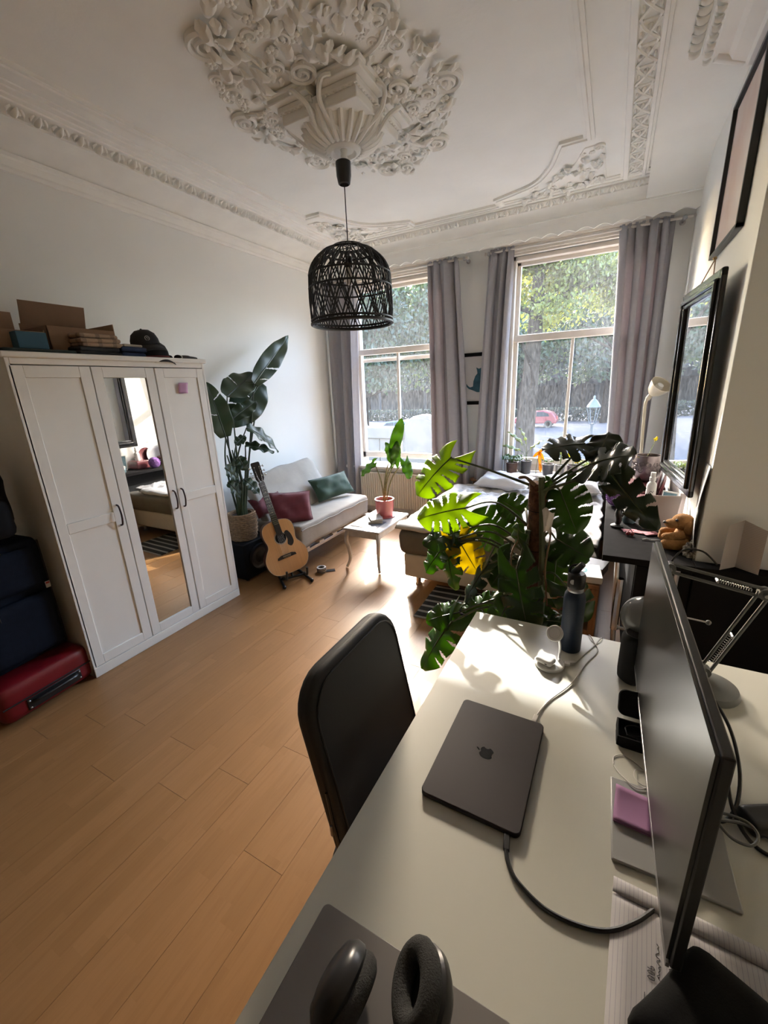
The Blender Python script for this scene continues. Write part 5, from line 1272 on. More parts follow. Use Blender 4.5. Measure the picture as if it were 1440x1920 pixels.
for i in range(26):
    ax = Vector((rr.uniform(-1, 1), rr.uniform(-1, 1), rr.uniform(-1, 1))).normalized(); u_ = ax.orthogonal().normalized(); w_ = ax.cross(u_)
    MB().tube([Vector((0, 0, .075)) + (u_ * math.cos(q) + w_ * math.sin(q)) * .0735 for q in [2 * PI * k_ / 20 for k_ in range(20)]], .003, 4, closed=True).build('strand', m_pur, ya)
jr = thing('ceramic_jar', 'small teal lidded jar on the black table behind the pink papers', 'jar', (.185, 3.11, TZ))
m_teal = M('teal_glaze', (.055, .085, .095), .3, var=.2)
MB().lathe([(.001, 0), (.032, 0), (.040, .01), (.043, .04), (.040, .062), (.036, .066), (.001, .066)], 24).build('body', m_teal, jr); MB().lathe([(.043, .066), (.045, .070), (.044, .082), (.036, .092), (.001, .094)], 24).build('lid', M('jar_lid', (.12, .11, .10), .3), jr)
jr2 = thing('glass_jar', 'small clear glass jar next to the teal jar', 'jar', (.245, 3.13, TZ))
MB().lathe([(.001, .001), (.026, .001), (.028, .05), (.022, .06), (.022, .07), (.020, .07), (.020, .06), (.025, .05), (.024, .005), (.001, .005)], 18).build('jar', m_glass, jr2)
fg = thing('figurine', 'small black figurine standing at the edge of the black table', 'figurine', (.115, 2.99, TZ))
MB().lathe([(.001, 0), (.038, 0), (.04, .012), (.03, .02), (.018, .024), (.001, .024)], 16).build('base', m_black, fg)
MB().tube(cat_rom([(0, 0, .02), (.006, 0, .06), (-.004, 0, .10), (.0, 0, .14), (.006, 0, .16)], 4), [.014, .016, .018, .019, .02, .021, .02, .019, .017, .014, .012, .011, .012, .014, .013, .010, .006], 10).build('body', m_black, fg)
MB().sphere((.004, 0, .175), (.013, .013, .016), 12, 8).build('head', m_black, fg)
MB().tube(cat_rom([(.0, 0, .13), (.03, -.01, .11), (.02, -.02, .08)], 4), .006, 7).build('arm', m_black, fg)
en = thing('paper_folder', 'large blank pale card folder standing on the black table', 'folder', (.345, 3.03, TZ), .0)
m_fold = M('pale_card', (.47, .425, .415), .8, var=.02)
MB().prism([(-.085, 0), (.08, .02), (.098, .235), (-.10, .225), (-.105, .21)], 0, .002, Matrix(((1, 0, 0, 0), (0, 0, -1, -.02), (0, 1, 0, 0), (0, 0, 0, 1)))).build('front_leaf', m_fold, en, smooth=False)
MB().prism([(.08, .02), (.115, .06), (.13, .23), (.098, .235)], 0, .002, Matrix(((1, 0, 0, 0), (0, .3, -1, -.016), (0, 1, 0, 0), (0, 0, 0, 1)))).build('side_leaf', m_fold, en, smooth=False)
fr_ = thing('photo_frame', 'small upright picture frame with a blue print behind the card folder', 'picture frame', m=T(.40, 3.25, TZ) @ R3('Z', -.6) @ R3('X', -.15))
box('frame', m_white, -.05, .05, -.006, .006, 0, .20, fr_, bevel=.002); box('print', M('blue_print', (.12, .22, .27), .5, var=.4, scale=30), -.042, .042, -.0075, -.006, .01, .19, fr_, bevel=0)
pap = []
for i, (x, y, rz, c) in enumerate(((.19, 2.93, .3, (.30, .10, .13)), (.25, 2.91, -.2, (.34, .14, .16)), (.30, 2.90, .5, (.30, .12, .14)))):
    lb = ('pink paper slip nearest the black figurine', 'middle pink paper slip on the black table', 'pink paper slip next to the plush dog')[i]
    tag(MB().grid(lambda u, v: ((u - .5) * .09, (v - .5) * .06, .002 + .005 * noise.noise(Vector((u * 3, v * 3, i)))), 8, 6).build('paper_slip', M('pink_print', c, .8, var=.3, scale=50), solid=.0006, m=T(x, y, TZ + .002 + .003 * i) @ R3('Z', rz)), lb, 'paper')
ch = thing('cherry_charm', 'small red cherry-shaped charm on the pink papers', 'charm', (.185, 2.835, TZ))
for s in (-1, 1): MB().sphere((s * .011, 0, .014), .0125, 10, 8).build('cherry', M('cherry_red', (.18, .01, .015), .25) if s < 0 else bpy.data.materials['cherry_red'], ch); MB().tube([(s * .011, 0, .025), (0, 0, .045)], .0016, 4).build('stalk', m_black, ch)
ky = thing('hair_clip', 'small dark hair clip lying in front of the plush dog', 'clip', (.29, 2.785, TZ), .3)
MB().tube(cat_rom([(-.045, 0, .006), (-.02, .008, .008), (.0, 0, .006)], 4), .006, 6, flat=.6).build('clip_half', m_grey, ky); MB().tube(cat_rom([(.005, 0, .006), (.03, -.006, .008), (.05, 0, .006)], 4), .006, 6, flat=.6).build('clip_half', m_grey, ky)
# plush dog
pd = thing('plush_dog', 'golden-brown plush toy dog sitting on the black table', 'plush toy', (.455, 2.72, TZ), math.radians(-150) * 0)
m_pl = M('golden_plush', (.30, .145, .045), .95, var=.15, scale=60, bump=.5, bscale=200)
g = MB(); g.sphere((.0, .03, .062), (.065, .06, .062), 18, 12); g.build('body', m_pl, pd)
g = MB(); g.sphere((-.028, .02, .150), (.056, .05, .048), 18, 12); g.sphere((-.075, .005, .138), (.042, .032, .028), 14, 10); g.build('head', m_pl, pd)
MB().sphere((-.117, -.003, .146), (.009, .010, .008), 10, 8).build('nose', m_black, pd)
for s in (-1, 1): MB().sphere((-.062, .014 + s * .030, .166), .0075, 10, 8).build('eye', m_black, pd)
MB().sphere((-.003, -.030, .128), (.024, .012, .042), 12, 9).build('ear', m_pl, pd); MB().sphere((-.003, .072, .128), (.024, .012, .042), 12, 9).build('ear', m_pl, pd)
for yy, zz in ((-.035, .085), (.085, .08)): MB().tube(cat_rom([(-.02, yy * .8, zz), (-.07, yy, zz - .012), (-.125, yy * .9, zz - .020)], 4), [.026, .027, .027, .027, .026, .025, .025, .022, .012], 10).build('front_leg', m_pl, pd)
for yy in (-.05, .10): MB().tube(cat_rom([(.0, yy * .8, .034), (-.06, yy, .032), (-.125, yy, .032)], 4), [.034, .034, .034, .033, .032, .032, .031, .028, .015], 10).build('hind_leg', m_pl, pd)
le = thing('scrunchie', 'leopard-print fabric scrunchie leaning against the plush dog', 'scrunchie', (.475, 2.60, TZ))
m_leo = M('leopard_print', (.45, .40, .33), .9, var=.0, scale=90, col2=(.02, .016, .012))
pts_ = [(.035 * math.cos(a), .02 * math.sin(a), .042 + .032 * math.sin(a + .5)) for a in [2 * PI * i / 26 for i in range(26)]]
MB().tube(pts_, [.016 + .006 * (i % 2) for i in range(26)], 8, closed=True).build('ring', m_leo, le)
cd = thing('greeting_card', 'folded greeting card with handwriting standing on the black table', 'card', (.64, 2.485, TZ))
m_cardp = M('card_paper', (.42, .375, .34), .8, var=.02)
def lines(): return stripes('handwritten_lines', (.42, .375, .34), (.33, .295, .27), 2, 120, .6)
MB().prism([(0, .0), (.075, -.002), (.075, .225), (0, .25)], 0, .0012, Matrix(((1, 0, 0, 0), (-.95, 0, -1, .04), (0, 1, 0, 0), (0, 0, 0, 1)))).build('printed_leaf', lines(), cd, smooth=False)
MB().prism([(-.075, .0), (0, .0), (0, .25), (-.072, .235)], 0, .0012, Matrix(((1, 0, 0, 0), (.95, 0, -1, .04), (0, 1, 0, 0), (0, 0, 0, 1)))).build('blank_leaf', m_cardp, cd, smooth=False)
mp_ = MB().grid(lambda u, v: (-.006 - .02 * math.sin(v * PI) * (1 - u), (u - .5) * .16 + .01 * math.sin(v * 5), v * .50), 8, 14)
tag(mp_.build('rolled_map', M('map_print', (.45, .43, .40), .8, var=0, scale=28, col2=(.13, .13, .13)), solid=.001, m=T(XR - .002, 2.645, TZ + .001)), 'curling printed map propped between mirror and wall corner', 'map')

# ------------------------------------------------------------------ desk
DZ = .74
de = thing('desk', 'long white laminate desk in the foreground', 'desk', (0, 0, 0))
box('top', m_desk, -.43, XA - .01, -.02, 1.592, DZ - .035, DZ, de, bevel=.002)
for a, b in ((-.36, .06), (-.36, 1.50), (.96, .06), (.96, 1.50)): box('leg', m_white, a - .03, a + .03, b - .03, b + .03, 0, DZ - .035, de, bevel=.004)
# ------------------------------------------------------------------ chair
chv = thing('desk_chair', 'black padded desk chair turned to the white desk', 'chair', (-.36, .85, 0))
m_leath = M('black_upholstery', (.0055, .005, .0055), .6, var=.12, scale=10, bump=.05, bscale=250)
def rrect(w_, h_, r_, n_=7):
    p = []
    for cx_, cy_, a0 in ((w_ / 2 - r_, h_ / 2 - r_, 0), (-w_ / 2 + r_, h_ / 2 - r_, PI / 2), (-w_ / 2 + r_, -h_ / 2 + r_, PI), (w_ / 2 - r_, -h_ / 2 + r_, 1.5 * PI)):
        for i in range(n_): a = a0 + PI / 2 * i / (n_ - 1); p.append((cx_ + r_ * math.cos(a), cy_ + r_ * math.sin(a)))
    return p
BKM = T(-.19, 0, .715) @ R3('Y', math.radians(-11.5))
YZ = Matrix(((0, 0, 1, 0), (1, 0, 0, 0), (0, 1, 0, 0), (0, 0, 0, 1)))
MB().prism(rrect(.47, .60, .11), -.028, .028, YZ).build('backrest', m_leath, chv, bevel=.02, seg=4, m=BKM)
g = [(a, b) for a, b in rrect(.43, .555, .095)]
MB().tube([(.0295, a, b) for a, b in g], .003, 5, closed=True).build('front_seam', m_leath, chv, m=BKM)
MB().tube([(-.0295, a, b) for a, b in g], .003, 5, closed=True).build('back_seam', m_leath, chv, m=BKM)
MB().tube([(.01, -.236, .0), (.005, -.239, -.10), (.0, -.236, -.25)], .004, 5).build('zip', m_black, chv, m=BKM)
MB().tube([(.0, -.243, -.10), (.0, -.247, -.125)], .004, 5).build('zip_pull', m_steel, chv, m=BKM)
rbox(-.20, .26, -.235, .235, .42, .49, .03).build('seat', m_leath, chv)
for a, b in ((-.16, -.19), (-.16, .19), (.22, -.19), (.22, .19)): MB().tube([(a, b, .43), (a * 1.1, b * 1.1, 0)], .014, 8).build('leg', m_black, chv)
for s in (-1, 1): MB().tube([(-.17, s * .2, .43), (-.165, s * .215, .56)], .014, 8).build('back_support', m_black, chv)

# ------------------------------------------------------------------ laptops
m_sgrey = M('space_grey_metal', (.034, .028, .030), .55, 0, var=.03, spec=.2)
lt = thing('laptop', 'closed dark grey laptop with a fruit emblem in the middle of the desk', 'laptop', (-.196, .868, DZ), -.012)
MB().prism(rrect(.236, .345, .014), .002, .0105, None).build('base', m_sgrey, lt, bevel=.002)
MB().prism(rrect(.236, .345, .014), .0112, .0162, None).build('lid', m_sgrey, lt, bevel=.0018)
for a in (-.1, .1):
    for b in (-.15, .15): MB().lathe([(.006, 0), (.006, .0022)], 8, T(a, b, 0)).build('foot', m_black, lt)
apo = [(0, .013), (.006, .0155), (.012, .0145), (.0165, .0095), (.0145, .006), (.0135, .001), (.0155, -.004), (.0185, -.0065), (.0155, -.013), (.0095, -.0185), (.004, -.0165), (0, -.0165), (-.004, -.0165), (-.0095, -.0185), (-.0155, -.013), (-.0185, -.004), (-.0180, .004), (-.0145, .011), (-.008, .0155), (-.004, .0145)]
apo = [tuple(p)[:2] for p in cat_rom([(a, b, 0) for a, b in apo], 3, True)]
m_logo = M('polished_black', (.014, .014, .015), .18, .6)
LG = T(-.005, .004, .0163) @ R3('Z', PI / 2 - .05)
MB().prism(apo, 0, .0003, LG).build('emblem', m_logo, lt, smooth=False)
lf = [tuple(p)[:2] for p in cat_rom([(.0005, .0165, 0), (.0015, .022, 0), (.0075, .0275, 0), (.0065, .0215, 0)], 4, True)]
MB().prism(lf, 0, .0003, LG).build('emblem_leaf', m_logo, lt, smooth=False)
l2 = thing('laptop', 'closed lighter grey laptop under the headphones', 'laptop', (-.212, .285, DZ), 0)
m_sg2 = M('warm_grey_metal', (.16, .148, .14), .5, .2, var=.02)
MB().prism(rrect(.356, .248, .012), .002, .0075).build('base', m_sg2, l2, bevel=.0015); MB().prism(rrect(.356, .248, .012), .0080, .0125).build('lid', m_sg2, l2, bevel=.0015)
for a in (-.15, .15):
    for b in (-.1, .1): MB().lathe([(.006, 0), (.006, .0022)], 8, T(a, b, 0)).build('foot', m_black, l2)
# headphones
hp = thing('headphones', 'black over-ear headphones lying on the lighter laptop', 'headphones', (-.222, .322, DZ + .0130))
m_hp = M('headphone_shell', (.022, .022, .024), .3, .3, var=.1); m_mesh = M('cushion_mesh', (.030, .030, .029), .95, var=.2, scale=200, bump=.4, bscale=500)
def cup(c, nrm, lng):
    n_ = Vector(nrm).normalized(); y_ = Vector(lng); y_ = (y_ - n_ * y_.dot(n_)).normalized(); x_ = y_.cross(n_)
    m_ = Matrix((x_, y_, n_)).transposed().to_4x4(); m_.translation = Vector(c)
    S = Matrix.Diagonal((.80, 1, 1, 1))
    MB().lathe([(.001, .024), (.022, .0235), (.038, .019), (.0465, .010), (.048, .0), (.044, -.004), (.001, -.004)], 32, S).build('ear_cup', m_hp, hp, m=m_)
    MB().tube([(.0325 * math.cos(a) * .80 / 1, .0335 * math.sin(a) * 1.05, -.013) for a in [2 * PI * i / 36 for i in range(36)]], .0135, 12, closed=True).build('ear_cushion', m_mesh, hp, m=m_)
    MB().lathe([(.001, -.006), (.03, -.0055)], 24, S).build('driver_cloth', m_blackmat, hp, m=m_)
    return m_
A_ = cup((-.046, -.012, .036), (-.85, .05, .50), (.05, -1, .12)); B_ = cup((.046, .030, .036), (.62, .22, -.62), (.5, -.85, .0)); hp.scale = (1.28, 1.28, 1.28)
MB().tube(cat_rom([(-.052, -.062, .040), (-.06, -.12, .03), (-.04, -.17, .02), (.02, -.20, .014), (.08, -.16, .016), (.095, -.09, .018), (.072, -.012, .025)], 8), .006, 8).build('headband', m_steel, hp)
# ------------------------------------------------------------------ monitor
mn = thing('monitor', 'large flat monitor seen from its side on the desk', 'monitor', (.157, .955, DZ), math.radians(1.0))
m_bez = M('dark_bezel', (.018, .018, .019), .4, var=.1); m_scr = M('screen_glass', (.022, .021, .020), .30, var=.02, spec=.6)
MZ_0, MZ_1 = .078, .497
box('back_shell', m_bez, .004, .020, -.405, .405, MZ_0, MZ_1, mn, bevel=.003)
box('screen', m_scr, -.0015, .004, -.401, .401, MZ_0 + .012, MZ_1 - .004, mn, bevel=.0005)
box('chin', m_steel, -.002, .004, -.405, .405, MZ_0, MZ_0 + .010, mn, bevel=.001)
rbox(.018, .05, -.24, .24, MZ_0 + .05, MZ_1 - .12, .014).build('rear_housing', m_bez, mn)
m_stand = M('stand_grey', (.30, .30, .295), .45, .1, var=.03)
box('stand_foot', m_stand, -.065, .15, -.215, -.005, .0, .008, mn, bevel=.003)
rbox(.055, .085, -.15, -.06, .006, .30, .012).build('stand_column', m_stand, mn)
MB().tube([(.05, -.10, .24), (.075, -.10, .24)], .04, 14).build('pivot', m_bez, mn)
rbox(.075, .14, -.03, .09, .06, .125, .025).build('cable_hub', m_black, mn)
stk = thing('sticky_notes', 'pad of pink sticky notes on the foot of the monitor', 'sticky notes', (.137, .868, DZ + .0085), -.07)
m_pnk = M('pink_pad', (.30, .145, .28), .8, var=.03)
box('pad', m_pnk, -.036, .036, -.045, .045, 0, .0035, stk, bevel=.0006)
MB().grid(lambda u, v: ((u - .5) * .074, (v - .5) * .092, .0042 + .010 * (v ** 3) * (.4 + .6 * (1 - u)) + .004 * (1 - v) ** 3), 8, 9).build('top_sheet', m_pnk, stk, solid=.0005)
def cable(label, pts, r_, mat, plug=None, pm_=None, n_=8):
    t = thing('cable', label, 'cable', pts[0])
    o0 = Vector(pts[0]); q = [p - o0 for p in cat_rom(pts, n_)]
    MB().tube(q, r_, 8).build('cord', mat, t)
    if plug:
        d = (Vector(pts[0]) - Vector(pts[1])).normalized(); m_ = frame((0, 0, 0), d, (0, 0, 1))
        box('plug', pm_ or mat, -.0065, .0065, -.030, .004, -.0045, .0045, t, bevel=.002, m=m_); box('plug_tip', m_chrome, -.0042, .0042, .004, .010, -.0013, .0013, t, bevel=.0005, m=m_)
    return t
z_ = DZ + .0045
cable('thick black cable looping from the dark laptop under the monitor', [(-.106, .688, DZ + .008), (-.100, .655, z_ + .002), (-.085, .628, z_), (-.064, .610, z_), (-.016, .590, z_), (.039, .590, z_), (.091, .606, z_), (.138, .645, z_), (.185, .70, z_), (.24, .74, z_)], .0042, m_black, True)
m_wc = M('white_cable', (.55, .53, .50), .5)
cable('white charging cable running from the dark laptop to the desk edge', [(-.105, 1.047, DZ + .007), (-.102, 1.08, DZ + .004), (-.077, 1.159, DZ + .003), (-.025, 1.264, DZ + .004), (.015, 1.40, DZ + .003), (.047, 1.49, DZ + .003), (.035, 1.545, DZ + .003), (.015, 1.588, DZ + .004), (.01, 1.62, DZ - .06)], .0022, m_wc, True)
cable('white cable of the charging stand beside the water bottle', [(-.047, 1.372, DZ + .005), (-.02, 1.39, DZ + .003), (.0, 1.44, DZ + .003), (.03, 1.51, DZ + .003), (.045, 1.55, DZ + .003), (.06, 1.588, DZ + .004), (.06, 1.62, DZ - .06)], .002, m_wc, True)
cable('thin white earphone cord coiled at the monitor', [(.100, .995, DZ + .002), (.101, 1.02, DZ + .002), (.125, 1.035, DZ + .002), (.165, 1.01, DZ + .002), (.180, .975, DZ + .010), (.165, .95, DZ + .011), (.145, .965, DZ + .010), (.150, 1.0, DZ + .003), (.178, 1.0, DZ + .003), (.185, .965, DZ + .011), (.150, .935, DZ + .011), (.12, .955, DZ + .010), (.10, .99, DZ + .002)], .0012, m_wc)
cable('black power cable arching down behind the monitor', [(.235, 1.30, DZ + .012), (.30, 1.27, DZ + .11), (.345, 1.16, DZ + .10), (.36, 1.06, DZ + .05), (.34, .97, DZ + .014), (.30, .93, DZ + .006), (.26, .99, DZ + .03), (.21, 1.0, DZ + .10)], .0042, m_black)
cable('black video cable looping beside the power cable behind the monitor', [(.28, .93, DZ + .10), (.295, 1.04, DZ + .12), (.31, 1.07, DZ + .12), (.32, 1.03, DZ + .09), (.33, .95, DZ + .03), (.36, .90, DZ + .006), (.42, .88, DZ + .006), (.55, .84, DZ + .006)], .004, m_black)
cable('short black cable crossing behind the monitor foot', [(.215, .79, DZ + .12), (.245, .83, DZ + .10), (.30, .885, DZ + .06), (.345, .92, DZ + .03), (.40, .93, DZ + .006)], .004, m_black)
cable('flat grey strap loop tied round the cables', [(.285, .885, DZ + .05), (.31, .86, DZ + .045), (.34, .86, DZ + .045), (.355, .885, DZ + .05), (.34, .905, DZ + .055), (.30, .905, DZ + .055), (.285, .888, DZ + .05)], .003, m_grey)
ad = thing('power_adapter', 'black power adapter behind the monitor', 'adapter', (.40, .965, DZ), .5)
rbox(-.055, .055, -.025, .03, 0, .038, .01).build('brick', m_black, ad); MB().tube([(.05, 0, .018), (.085, 0, .016)], [.009, .005], 8).build('strain_relief', m_black, ad)
# ------------------------------------------------------------------ lamp
la = thing('desk_lamp', 'grey spring-arm desk lamp standing behind the monitor', 'lamp', (.362, 1.42, DZ))
MB().lathe([(.001, 0), (.078, 0), (.080, .006), (.074, .022), (.045, .034), (.016, .036), (.001, .036)], 32).build('base', m_grey, la)
J0, J1, J2 = Vector((-.015, .02, .055)), Vector((.085, .03, .345)), Vector((-.150, .03, .385))
MB().tube([(-.01, .015, .03), tuple(J0)], .012, 10).build('base_post', m_grey, la)
for a, b, nm_, sp in ((J0, J1, 'lower_arm', .013), (J1, J2, 'upper_arm', .013)):
    d = (b - a).normalized(); pn = d.cross(Vector((0, 1, 0))).normalized()
    for s in (-1, 1): MB().tube([a + pn * sp * s, b + pn * sp * s], .0052, 7).build(nm_, m_grey, la)
    c = a.lerp(b, .12); e = a.lerp(b, .48); hx = []
    w_ = Vector((0, 1, 0))
    for i in range(70): t_ = i / 69; an = 2 * PI * 14 * t_; hx.append(c.lerp(e, t_) + (w_ * math.cos(an) + pn * math.sin(an)) * .0048)
    MB().tube(hx, .0013, 4).build('spring', m_steel, la)
    MB().tube([e - w_ * .012, e + w_ * .012], .004, 7).build('cross_pin', m_steel, la)
for J in (J0, J1, J2):
    MB().tube([J - Vector((0, .014, 0)), J + Vector((0, .014, 0))], .017, 12).build('joint', m_grey, la); MB().tube([J - Vector((0, .024, 0)), J + Vector((0, .024, 0))], .006, 8).build('wing_nut', m_steel, la)
HD = Vector((-.180, .03, .235))
MB().tube(cat_rom([J2, J2 + Vector((-.03, 0, -.03)), HD + Vector((.01, 0, .05))], 4), .008, 8).build('head_arm', m_grey, la)
SHM = T(-.192, .03, .195) @ Vector((0, 0, 1)).rotation_difference(Vector((-.70, -.25, .50))).to_matrix().to_4x4()
MB().lathe([(.066, -.05), (.070, -.05), (.074, -.03), (.074, .0), (.066, .030), (.048, .054), (.024, .068), (.001, .072)], 32, SHM, caps=False).build('shade', M('shade_grey', (.20, .205, .20), .25, var=.03, coat=.5), la)
MB().lathe([(.001, -.05), (.024, -.04), (.028, -.015), (.016, .02)], 16, SHM).build('bulb', bpy.data.materials['bulb_glass'], la)
MB().tube([HD + Vector((.07, 0, -.01)), HD + Vector((.15, .01, -.02))], .003, 6).build('aiming_handle', m_steel, la); MB().sphere(HD + Vector((.155, .01, -.02)), .008, 8, 6).build('handle_knob', m_grey, la)
MB().tube(cat_rom([J2 + Vector((.0, .02, 0)), J2 + Vector((.03, .03, .05)), J2 + Vector((.08, .03, .055)), J2 + Vector((.12, .025, .02))], 6), .003, 6).build('flex', m_black, la)
# ------------------------------------------------------------------ bottle, charging stand, speaker, case
wb = thing('water_bottle', 'tall navy metal water bottle with a black straw lid', 'bottle', (-.045, 1.475, DZ))
m_nvy = M('navy_powder_coat', (.008, .019, .042), .5, var=.1, scale=200, bump=.1, bscale=600)
MB().lathe([(.001, .0), (.034, .0), (.0365, .004), (.0365, .205), (.034, .225), (.026, .240)], 30).build('body', m_nvy, wb)
MB().lathe([(.0262, .238), (.027, .242), (.027, .254), (.0255, .256)], 28).build('collar', m_steel, wb)
MB().lathe([(.0285, .255), (.0295, .26), (.0295, .300), (.025, .308), (.001, .308)], 28).build('cap', m_black, wb)
MB().tube([(-.012, .004, .302), (.016, -.002, .345)], [.013, .010], 10).build('spout', m_black, wb)
MB().tube(cat_rom([(-.026, .0, .295), (-.02, .012, .325), (.01, .016, .335)], 4), .005, 7).build('carry_loop', m_black, wb)
MB().lathe([(.009, 0), (.009, .001), (.001, .001)], 16, T(-.010, -.0275, .282) @ R3('X', PI / 2)).build('round_badge', m_steel, wb)
cs = thing('charging_stand', 'white wireless charging stand on the desk', 'charger', (-.100, 1.345, DZ))
m_wpl = M('glossy_white', (.66, .645, .615), .2, var=.02, coat=.3)
MB().lathe([(.001, 0), (.047, 0), (.050, .003), (.050, .009), (.047, .012), (.001, .012)], 36).build('base', m_wpl, cs)
MB().tube(cat_rom([(.028, .022, .011), (.028, .026, .06), (.020, .026, .105)], 4), .0052, 10).build('post', m_chrome, cs)
DM = T(.008, .022, .115) @ Vector((0, 0, 1)).rotation_difference(Vector((-.25, -.62, .62))).to_matrix().to_4x4()
MB().lathe([(.001, -.004), (.027, -.004), (.0285, -.002), (.0285, .003), (.027, .005), (.001, .005)], 32, DM).build('charging_disc', m_wpl, cs)
MB().lathe([(.019, .0052), (.020, .0056), (.0205, .0052)], 28, DM, caps=False).build('disc_ring', m_ctop, cs)
box('plug_block', m_wpl, .046, .066, .015, .030, .0, .010, cs, bevel=.002)
ec = thing('earbud_case', 'white rounded earbud case lying on the charging stand', 'earbud case', (-.112, 1.335, DZ + .0125), -.35)
rbox(-.030, .030, -.023, .023, 0, .021, .0102).build('case', m_wpl, ec); MB().sphere((.012, -.0232, .010), (.005, .001, .002), 8, 5).build('port', m_black, ec); MB().tube([(-.024, -.021, .014), (.024, -.021, .014)], .0005, 4).build('lid_seam', m_grey, ec)
sk = thing('smart_speaker', 'black fabric cylinder speaker half hidden behind the monitor screen', 'speaker', (.150, 1.375, DZ))
MB().lathe([(.001, 0), (.030, 0), (.042, .012), (.044, .04), (.044, .155), (.041, .168), (.034, .174), (.001, .174)], 30).build('body', M('speaker_cloth', (.010, .010, .011), .85, var=.2, scale=200), sk)
MB().lathe([(.030, .1745), (.033, .1752), (.034, .1742)], 26, caps=False).build('top_ring', m_black, sk)
gc = thing('glasses_case', 'open black spectacles case lying under the monitor', 'case', (.180, 1.13, DZ))
MB().prism(rrect(.15, .075, .018), 0, .006, T(0, -.03, 0)).build('tray', m_blackmat, gc, bevel=.002)
for a in ((-.075, .075, -.0675, -.0625), (-.075, .075, .0025, .0075), (-.075, -.070, -.065, .005), (.070, .075, -.065, .005)): box('tray_wall', m_blackmat, *a, .004, .034, gc, bevel=.002)
MB().prism(rrect(.15, .07, .018), 0, .018, None).build('lid', m_blackmat, gc, bevel=.004, m=T(0, .018, .034) @ R3('X', .75) @ T(0, .036, 0))
sg = thing('spectacles', 'pair of dark-rimmed glasses resting in the open black case', 'glasses', (.180, 1.098, DZ + .012), .05)
for s in (-1, 1):
    MB().tube([(s * .032 + .024 * math.cos(a), .008, .018 + .017 * math.sin(a)) for a in [2 * PI * i / 20 for i in range(20)]], .0018, 5, closed=True).build('rim', m_black, sg)
    MB().lathe([(.001, 0), (.0225, 0)], 18, T(s * .032, .008, .018) @ R3('X', PI / 2) @ Matrix.Diagonal((1, .72, 1, 1))).build('lens', m_glass, sg)
    MB().tube([(s * .055, .008, .022), (s * .052, -.014, .018), (-s * .03, -.018, .010)], .0018, 5).build('temple', m_black, sg)
MB().tube([(-.009, .008, .021), (.009, .008, .021)], .0018, 5).build('bridge', m_black, sg)
# ------------------------------------------------------------------ notepad and black band
npd = thing('notepad', 'ruled notepad with pencilled notes under the black band', 'notepad', (.225, .520, DZ), -.055)
m_ruled = stripes('ruled_paper', (.43, .415, .43), (.20, .20, .25), 0, 140, .93, rough=.8)
MB().grid(lambda u, v: (-.135 + u * .27, -.20 + v * .36, .003 + .0015 * noise.noise(Vector((u * 3, v * 3, 0)))), 10, 14).build('sheet', m_ruled, npd, solid=.0025)
MB().grid(lambda u, v: (-.135 + u * .27, .150 + v * .030, .006 + .004 * math.sin(v * PI)), 10, 5).build('bound_edge', m_ruled, npd, solid=.001)
m_pen = M('pencil_grey', (.07, .07, .08), .8)
for k_, (x, y, n_, seed) in enumerate(((-.062, .10, 10, 3), (-.045, .10, 12, 4), (-.045, .03, 8, 5), (-.10, -.075, 5, 6))):
    rr = random.Random(seed); pts_ = []
    for i in range(n_ * 2): pts_.append((x + rr.uniform(-.0035, .0035), y - i * .0032, .0052))
    MB().tube(cat_rom(pts_, 3), .00045, 4).build('handwriting', m_pen, npd)
DG = {'9': [(1, .6), (.2, .5), (.1, .9), (.7, 1), (1, .75), (.9, 0)], '0': [(.5, 0), (.05, .4), (.3, 1), (.8, .9), (.95, .4), (.5, 0)], '1': [(.3, .8), (.6, 1), (.5, 0)], '8': [(.5, .5), (.1, .85), (.6, 1), (.8, .7), (.2, .3), (.4, 0), (.9, .2), (.5, .5)]}
for word, x0, y0 in (('900', -.078, .062), ('1180', -.078, .018)):
    for i, ch_ in enumerate(word):
        MB().tube(cat_rom([(x0 + q * .010, y0 - i * .0075 - p * .0055, .0053) for p, q in DG[ch_]], 3), .0005, 4).build('digit', m_pen, npd)
MB().tube([(-.082, .020, .0053), (-.083, -.012, .0053)], .0005, 4).build('underline', m_pen, npd)
MB().tube([(-.09 + (.002 + .0011 * i * .12) * math.cos(i * .6), -.10 + (.002 + .0011 * i * .12) * math.sin(i * .6), .0052) for i in range(60)], .00045, 4).build('pencil_spiral', m_pen, npd)
bnd = thing('wrist_cushion', 'broad black padded fabric cushion lying on the notepad', 'cushion', (.232, .528, DZ + .007), -.42)
m_band = M('black_knit', (.005, .0055, .0065), .85, spec=.2, var=.15, scale=60, bump=.1, bscale=400)
g = rbox(-.062, .062, -.105, .075, 0, .058, .027, res=10)
g.v = [(x - .35 * (y - .075) ** 2 * 3, y, z * (1 - .35 * max(0, -(y + .02)) * 4) + .02 * math.cos(y * 11) * (z > .02)) for x, y, z in g.v]
g.build('pad', m_band, bnd)
MB().tube([(-.0625, y / 100, .028) for y in range(-9, 7)], .0016, 4).build('seam', m_blackmat, bnd)
bpo = tag(rbox(-.05, .05, -.045, .045, 0, .05, .024, wr=.006).build('pouch', m_band, m=T(.372, .555, DZ + .0085)), 'small black soft pouch next to the fabric band', 'pouch')

